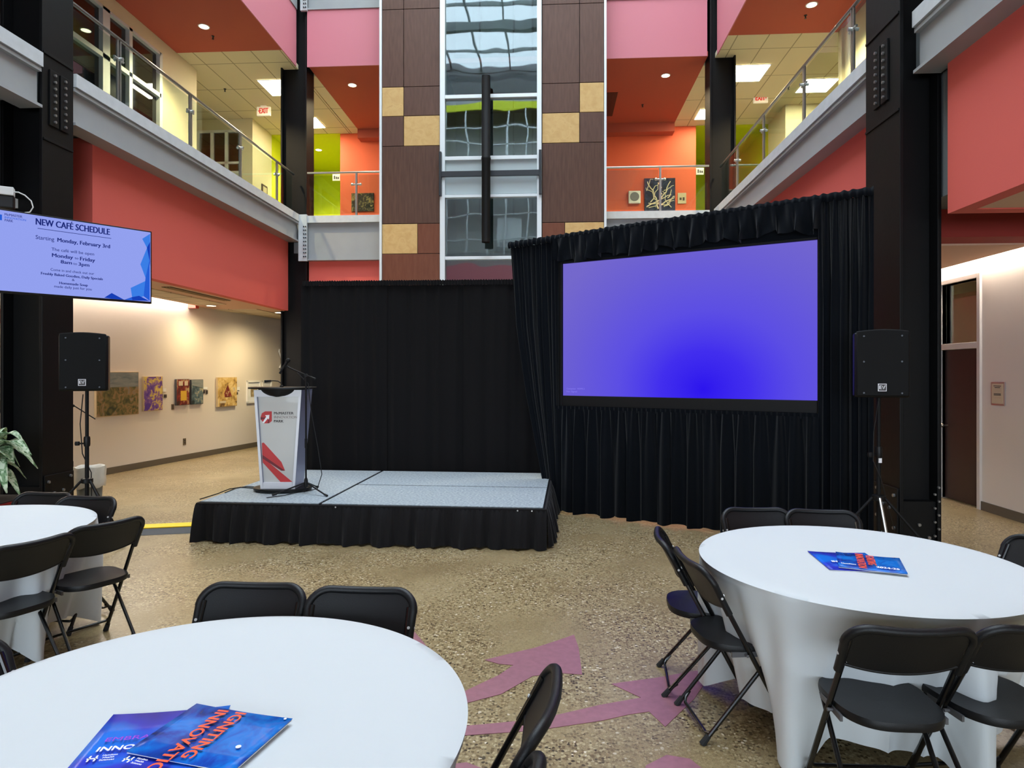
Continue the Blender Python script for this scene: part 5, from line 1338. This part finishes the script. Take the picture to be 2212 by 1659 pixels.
# =================================================================== CHAIRS
def make_chair():
    r = thing('folding_chair', 'x', 'folding chair', (0, 0, 0), 0, 'black folding chairs at the round tables')
    W = .205
    def fy(z): return -.235 + .445 * (.83 - z) / .83     # front leg / back post line
    # front legs with back posts: one each side
    for s in (-1, 1):
        lg = MB().tube([(s * W, fy(.0), .0), (s * W, fy(.45), .45), (s * W, fy(.60), .60), (s * W * .99, fy(.76), .76)], .0115, 10).build('leg', 'chair_tube', r)
        MB().tube([(s * W, fy(.0) + .001, .001), (s * W, fy(.05), .05)], [.017, .0145], 10).build('foot_cap', 'rubber', lg)
    for s in (-1, 1):
        lg = MB().tube([(s * (W - .026), .11, .415), (s * (W - .026), -.06, .21), (s * (W - .026), -.235, .0)], .010, 10).build('leg', 'chair_tube', r)
        MB().tube([(s * (W - .026), -.236, .001), (s * (W - .026), -.205, .04)], [.016, .013], 10).build('foot_cap', 'rubber', lg)
    # floor cross bars, bent up at the ends
    wb_ = W
    MB().tube([(-W, fy(.10), .10), (-W + .02, fy(.075), .08), (W - .02, fy(.075), .08), (W, fy(.10), .10)], .008, 8).build('crossbar', 'chair_tube', r)
    wr = W - .026
    MB().tube([(-wr, -.165, .072), (-wr + .012, -.19, .046), (-wr + .04, -.203, .034), (wr - .04, -.203, .034), (wr - .012, -.19, .046), (wr, -.165, .072)], .008, 8).build('crossbar', 'chair_tube', r)
    # seat: dished plastic with turned-down rim
    def outline(an):
        n = 3.2; c_, s_ = math.cos(an), math.sin(an)
        x = abs(c_) ** (2 / n) * (1 if c_ >= 0 else -1); y = abs(s_) ** (2 / n) * (1 if s_ >= 0 else -1)
        w_ = .198 - .028 * (y * .5 - .5) ** 2 * 1.0
        if y < 0: w_ = .192 - .022 * y * y
        return x * w_, .005 + y * .205
    def sf(a, b):
        an = 2 * PI * a; X, Y = outline(an)
        if b <= .8:
            k = b / .8; x, y = X * k, .005 + (Y - .005) * k
            z = .436 + .014 * k ** 2.2 + .006 * max(0, -(y - .005) / .2) - .010 * max(0, (y - .06) / .15) ** 2
        else:
            k = (b - .8) / .2; x, y = X * (1 + .012 * math.sin(PI * k)), .005 + (Y - .005) * (1 + .012 * math.sin(PI * k))
            z = .450 + .006 * max(0, -(y - .005) / .2) - .010 * max(0, (y - .06) / .15) ** 2 - .032 * k
        return (x, y, z)
    m = MB().grid(sf, 48, 15, closed=True)
    m.grid(lambda a, b: (outline(2 * PI * a)[0] * (1 - b) * .995, .005 + (outline(2 * PI * a)[1] - .005) * (1 - b) * .995, .424), 48, 3, closed=True)
    m.build('seat', 'chair_plastic', r, ang=50)
    for s in (-1, 1):
        MB().box(s * (W - .018), s * (W - .008), -.10, .08, .405, .428).cyl((s * (W - .02), -.035, .417), (s * (W + .013), -.035, .417), .007, 8).build('hinge_bracket', 'bracket_grey', r, smooth=False)
    # backrest: curved plate in the frame plane with a fat moulded rim
    tv_ = Vector((0, fy(.8) - fy(.6), .2)).normalized(); nv = Vector((0, -tv_.z, tv_.y)).normalized()   # nv points backwards
    base = Vector((0, fy(.652), .652))
    HB = .19
    def bp(x, h, off):     # x lateral, h up along the plane, off backwards
        p = base + tv_ * h + nv * (off + .030 * (1 - (x / .225) ** 2)); return Vector((x, p.y, p.z))
    m = MB()
    def half_w(h):
        rr = .085
        if h > HB - rr:
            q = (h - (HB - rr)) / rr; return .222 - rr + rr * math.sqrt(max(0, 1 - q * q))
        if h < .03: return .214 - .03 * (1 - h / .03) ** 2
        return .214 + .008 * (h / HB)
    def side(off):
        def g_(a, b):
            h = -.004 + (HB - .004) * b
            w_ = half_w(max(0, h)); x = (a * 2 - 1) * w_
            dip = -.018 * (1 - abs(a * 2 - 1) ** 2) * (1 - b) ** 3
            return bp(x, h + dip, off)
        return g_
    m.grid(side(.004), 24, 16); m.grid(lambda a, b: side(-.006)(1 - a, b), 24, 16)
    # rim
    P = []
    P.append(bp(-.214, -.045, .0)); P.append(bp(-.216, .03, 0)); P.append(bp(-.22, .1, 0))
    for k in range(9):
        q = PI / 2 * k / 8; P.append(bp(-(.222 - .085) - .085 * math.cos(q), HB - .085 + .085 * math.sin(q), 0))
    P.append(bp(-.07, HB, 0)); P.append(bp(0, HB, 0))
    P = P + [Vector((-p.x, p.y, p.z)) for p in reversed(P[:-1])]
    m.tube(P, .0165, 10)
    m.tube([bp(x / 10 * .212, -.006 - .018 * (1 - (x / 10) ** 2), 0) for x in range(-10, 11)], .007, 8)
    bk = m.build('backrest', 'chair_plastic', r, ang=50)
    m = MB()
    for s in (-1, 1): p = bp(s * .216, .045, .0); m.sphere((s * .2175, p.y, p.z), .0, 4) if False else m.cyl((s * .228, p.y, p.z), (s * .234, p.y, p.z), .006, 8); m.cyl((s * .212, p.y + .014, p.z + .006), (s * .212, p.y + .0185, p.z + .008), .006, 8)
    m.build('rivets', 'bolt_white', bk)
    return r
CH = [  # backrest top centre, facing angle (deg), label
    ('R1', 1.36, 4.38, -88, 'folding chair behind the right table, left of the two before the screen'),
    ('R2', 1.77, 4.345, -96, 'folding chair behind the right table, beside the tripod stand'),
    ('R3', .62, 3.66, -5, 'folding chair left of the right table, the farther of two side by side'),
    ('R4', .68, 3.22, 8, 'folding chair left of the right table, the nearer with its seat in full view'),
    ('R5', 1.29, 2.375, 90, 'folding chair in front of the right table, fully seen from behind'),
    ('R6', 1.765, 2.43, 99, 'folding chair in the bottom right corner, cut by the frame'),
    ('R7', 2.66, 3.60, 198, 'folding chair at the right edge behind the white table, only its back showing'),
    ('F1', -1.25, 2.69, -90, 'folding chair behind the nearest table, left of the pair, only its back showing'),
    ('F2', -.775, 2.66, -91, 'folding chair behind the nearest table, right of the pair'),
    ('F3', -.005, 1.83, 173, 'folding chair seen edge-on right of the nearest table'),
    ('F4', -.07, 1.365, 165, 'folding chair at the bottom edge, only the top of its back showing'),
    ('F5', -1.97, 1.93, -15, 'folding chair at the left edge of the nearest table, only a corner showing'),
    ('L1', -3.76, 4.64, -92, 'folding chair behind the left table, nearest to the red planter'),
    ('L2', -3.33, 4.51, -92, 'folding chair behind the left table, in front of the tripod stand'),
    ('L3', -2.66, 3.77, 152, 'folding chair right of the left table, seat and legs in full view'),
    ('L4', -2.77, 3.33, 158, 'folding chair at the left edge, nearest of those at the left table'),
]
proto = make_chair()
for i, (k, x, y, fdeg, lab) in enumerate(CH):
    f = Vector((math.cos(R(fdeg)), math.sin(R(fdeg)))); p = Vector((x, y)) + f * .235
    if i == 0:
        proto.location = (p.x, p.y, 0); proto.rotation_euler = (0, 0, R(fdeg - 90)); proto['label'] = lab
    else: copy_thing(proto, (p.x, p.y, 0), R(fdeg - 90), lab)

# =================================================================== BOOKLETS
def booklet(corner, up_dir, label, mat, z, curl=.004, w=.216, h=.279):
    """corner: top-left corner of the cover (x,y); up_dir: direction (deg) of the cover's up edge"""
    r = thing('booklet', label, 'booklet', (corner[0], corner[1], z), R(up_dir - 90), 'programme booklets on the tables')
    m = MB()
    def f1(a, b): return (w * a, -h * b, .0035 + curl * (a - .5) ** 2 * 4)
    def f2(a, b): return (w * (1 - a), -h * b, .0 + .0)
    m.grid(lambda a, b: (w * a, -h * (1 - b), .0035 + curl * (2 * a - 1) ** 2), 12, 4)
    cov = m.build('cover', mat, r, solid=.0012)
    MB().box(.001, w - .001, -h + .001, -.001, 0.0005, .0022).build('pages', 'paper', r, smooth=False)
    return r, cov
def flat_text(m, s, x, y, h, rot, z, bold=.0, width=None, squash=1):
    me = text_mesh(s, bold); scl = h / .69
    xs = [v.co.x for v in me.vertices]; w_ = (max(xs) - min(xs)) * scl; sx = scl * (width / w_ if width else 1)
    for dx in ((-.045, 0, .045) if bold else (0,)):
        m.mesh(me, Matrix.Translation((x, y, z + (dx + .045) * .006)) @ Matrix.Rotation(R(rot), 4, 'Z') @ Matrix.Translation((dx * h, 0, 0)) @ Matrix.Diagonal((sx, scl, .1, 1)))
ZTb = .7675
def ang_of(p, q): return math.degrees(math.atan2(q[1] - p[1], q[0] - p[0]))
# near table: lower booklet (EMBRACING INNOVATION)
tl = onz(245, 1549, ZTb); trr = onz(498, 1529, ZTb)
adir = ang_of(tl, trr)
wA = math.dist(tl, trr)
rA, cA = booklet(tl, adir + 90, 'violet and blue booklet on the nearest table, underneath, reading embracing innovation', 'booklet_a', ZTb, w=wA, h=wA * 1.29)
def inA(px, py, z=ZTb):
    p = onz(px, py, z); dx, dy = p[0] - tl[0], p[1] - tl[1]; c_, s_ = math.cos(R(adir)), math.sin(R(adir)); return dx * c_ + dy * s_, -dx * s_ + dy * c_
zt9 = .0115
m = MB(); p = inA(217, 1612); m2 = text_mesh('EMBRACING'); flat_text(m, 'EMBRACING', p[0] + .105, p[1] + .006, .017, 0, zt9, width=.19); m.build('violet_lettering', 'ink_purple', cA, smooth=False)
m = MB(); p = inA(200, 1632); flat_text(m, 'INNOVATION', p[0] + .115, p[1] + .003, .019, 0, zt9, bold=.012, width=.21)
p = inA(190, 1650); 
m.box(p[0], p[0] + .004, p[1] - .012, p[1] + .012, zt9, zt9 + .0004).box(p[0] + .015, p[0] + .019, p[1] - .012, p[1] + .012, zt9, zt9 + .0004).box(p[0] - .003, p[0] + .022, p[1] - .002, p[1] + .002, zt9, zt9 + .0004)
for k, s_ in enumerate(('Hamilton', 'Health', 'Sciences')): flat_text(m, s_, p[0] + .046, p[1] + .010 - k * .01, .006, 0, zt9, width=.034 if k != 1 else .026)
m.build('white_lettering', 'ink_white', cA, smooth=False)
# upper booklet (IGNITING INNOVATION), cover turned so text reads towards lower left
c1 = onz(425, 1527, ZTb + .006); c2 = onz(632, 1560, ZTb + .006)
bd_ = ang_of(c1, c2)         # long edge? measured length
Lb = math.dist(c1, c2)
# the cover's left edge runs from c2 (its top-left) to c1? text runs along the short way down
wB = Lb; hB = Lb * .775 if Lb > .25 else Lb * 1.29
rB, cB = booklet(c1, bd_ + 90, 'blue booklet on the nearest table, on top, with orange igniting innovation lettering', 'booklet_b', ZTb + .0095, w=wB, h=hB, curl=.003)
def inB(px, py, z=ZTb + .006):
    p = onz(px, py, z); dx, dy = p[0] - c1[0], p[1] - c1[1]; c_, s_ = math.cos(R(bd_)), math.sin(R(bd_)); return dx * c_ + dy * s_, -dx * s_ + dy * c_
def run_text(m, s, pa, pb, h, bold, z):
    ang = math.degrees(math.atan2(pb[1] - pa[1], pb[0] - pa[0])); L_ = math.hypot(pb[0] - pa[0], pb[1] - pa[1])
    flat_text(m, s, (pa[0] + pb[0]) / 2, (pa[1] + pb[1]) / 2, h, ang, z, bold=bold, width=L_)
m = MB(); zt8 = .0095
pa, pb = inB(520, 1550), inB(400, 1648); run_text(m, 'IGNITING', pa, pb, .032, .012, zt8)
pa, pb = inB(482, 1545), inB(482 - 190, 1545 + 158); run_text(m, 'INNOVATION', pa, pb, .032, .012, zt8)
m.build('orange_lettering', 'ink_orange', cB, smooth=False)
m = MB(); p = inB(270, 1651); a_ = 10
m.box(p[0], p[0] + .004, p[1] - .01, p[1] + .012, zt8, zt8 + .0004).box(p[0] + .014, p[0] + .018, p[1] - .01, p[1] + .012, zt8, zt8 + .0004).box(p[0] - .003, p[0] + .02, p[1] - .002, p[1] + .002, zt8, zt8 + .0004)
for k, s_ in enumerate(('Hamilton', 'Health', 'Sciences')): flat_text(m, s_, p[0] + .042, p[1] + .010 - k * .009, .0055, 0, zt8, width=.03 if k != 1 else .024)
m.build('sponsor_lettering', 'ink_white', cB, smooth=False)
for (px_, py_, r_) in ((616, 1563, .004), (515, 1624, .007)):
    q = inB(px_, py_); MB().lathe([(r_, 0), (r_, .0004)], 12, (q[0], q[1], zt8)).build('white_dot', 'ink_white', cB)
# far table booklets
P4 = [onz(x, y, ZTb) for x, y in ((1744, 1193), (1868, 1197), (1930, 1235), (1804, 1233))]
tl = P4[0]; ax = ang_of(P4[0], P4[1]); wC = math.dist(P4[0], P4[1]); hC = math.dist(P4[0], P4[3])
rC, cC = booklet(tl, ax + 90, 'violet and blue booklet on the right table, the left and lower of two', 'booklet_a', ZTb, w=wC, h=hC)
m = MB(); flat_text(m, 'INNOVATION', wC * .5, -hC * .62, .024, 0, .0115, bold=.02, width=wC * .62); flat_text(m, 'Hamilton', wC * .5, -hC * .76, .014, 0, .0115, bold=.02, width=wC * .3); m.build('white_lettering', 'ink_white', cC, smooth=False)
P4 = [onz(x, y, ZTb + .006) for x, y in ((1805, 1196), (1943, 1210), (1979, 1246), (1826, 1233))]
tl = P4[0]; ax = ang_of(P4[0], P4[1]); wD = math.dist(P4[0], P4[1]); hD = math.dist(P4[1], P4[2])
rD, cD = booklet(tl, ax + 90, 'blue booklet with orange lettering and 2024-25 on the right table, the upper of two', 'booklet_b', ZTb + .0095, w=wD, h=hD)
m = MB(); flat_text(m, 'INNOVATION', wD * .36, -hD * .5, .036, -90, .0095, bold=.03, width=hD * .95); flat_text(m, 'IGNITING', wD * .52, -hD * .4, .036, -90, .0095, bold=.03, width=hD * .62); m.build('orange_lettering', 'ink_orange', cD, smooth=False)
m = MB(); flat_text(m, '2024-25', wD * .74, -hD * .82, .026, 0, .0095, bold=.02, width=wD * .33); m.build('year_lettering', 'ink_white', cD, smooth=False)
m = MB(); flat_text(m, 'Hamilton', wD * .16, -hD * .8, .014, 0, .0095, bold=.008, width=wD * .22); m.build('sponsor_lettering', 'ink_white', cD, smooth=False)

# =================================================================== WORLD, LIGHT, CAMERA
wd = bpy.data.worlds.new('overcast'); wd.use_nodes = True; bpy.context.scene.world = wd
bg = wd.node_tree.nodes['Background']
bg.inputs[0].default_value = (.84, .93, 1.0, 1); bg.inputs[1].default_value = 9.0
pl9 = bpy.data.lights.new('skylight_portal', 'AREA'); pl9.shape = 'RECTANGLE'; pl9.size = UR - UL; pl9.size_y = VB + .3 - VO
pl9.cycles.is_portal = True
po9 = bpy.data.objects.new('skylight_portal', pl9); col.objects.link(po9); po9.location = ((UL + UR) / 2, (VB + .3 + VO) / 2, ZT + .68)

pl8 = bpy.data.lights.new('fill_window_portal', 'AREA'); pl8.shape = 'RECTANGLE'; pl8.size = 12.8; pl8.size_y = 3.9
pl8.cycles.is_portal = True
po8 = bpy.data.objects.new('fill_window_portal', pl8); col.objects.link(po8); po8.location = (-1.1, -9.0, 2.55); po8.rotation_euler = (PI / 2, 0, 0)
cam = bpy.data.cameras.new('camera'); co = bpy.data.objects.new('camera', cam); col.objects.link(co)
co.location = (0, 0, CZ); co.rotation_euler = (PI / 2, 0, TH)
cam.sensor_width = 36; cam.lens = F / 2212 * 36; cam.shift_y = -(829.5 - HY) / 2212; cam.clip_start = .05; cam.clip_end = 200
sc_ = bpy.context.scene; sc_.camera = co
vs_ = sc_.view_settings; vs_.view_transform = 'Standard'; vs_.look = 'None'; vs_.gamma = 1; vs_.use_curve_mapping = False; vs_.exposure = 0.0
cy = sc_.cycles; cy.use_denoising = True; cy.max_bounces = 8; cy.transparent_max_bounces = 12; cy.sample_clamp_indirect = 6; cy.caustics_reflective = False; cy.caustics_refractive = False
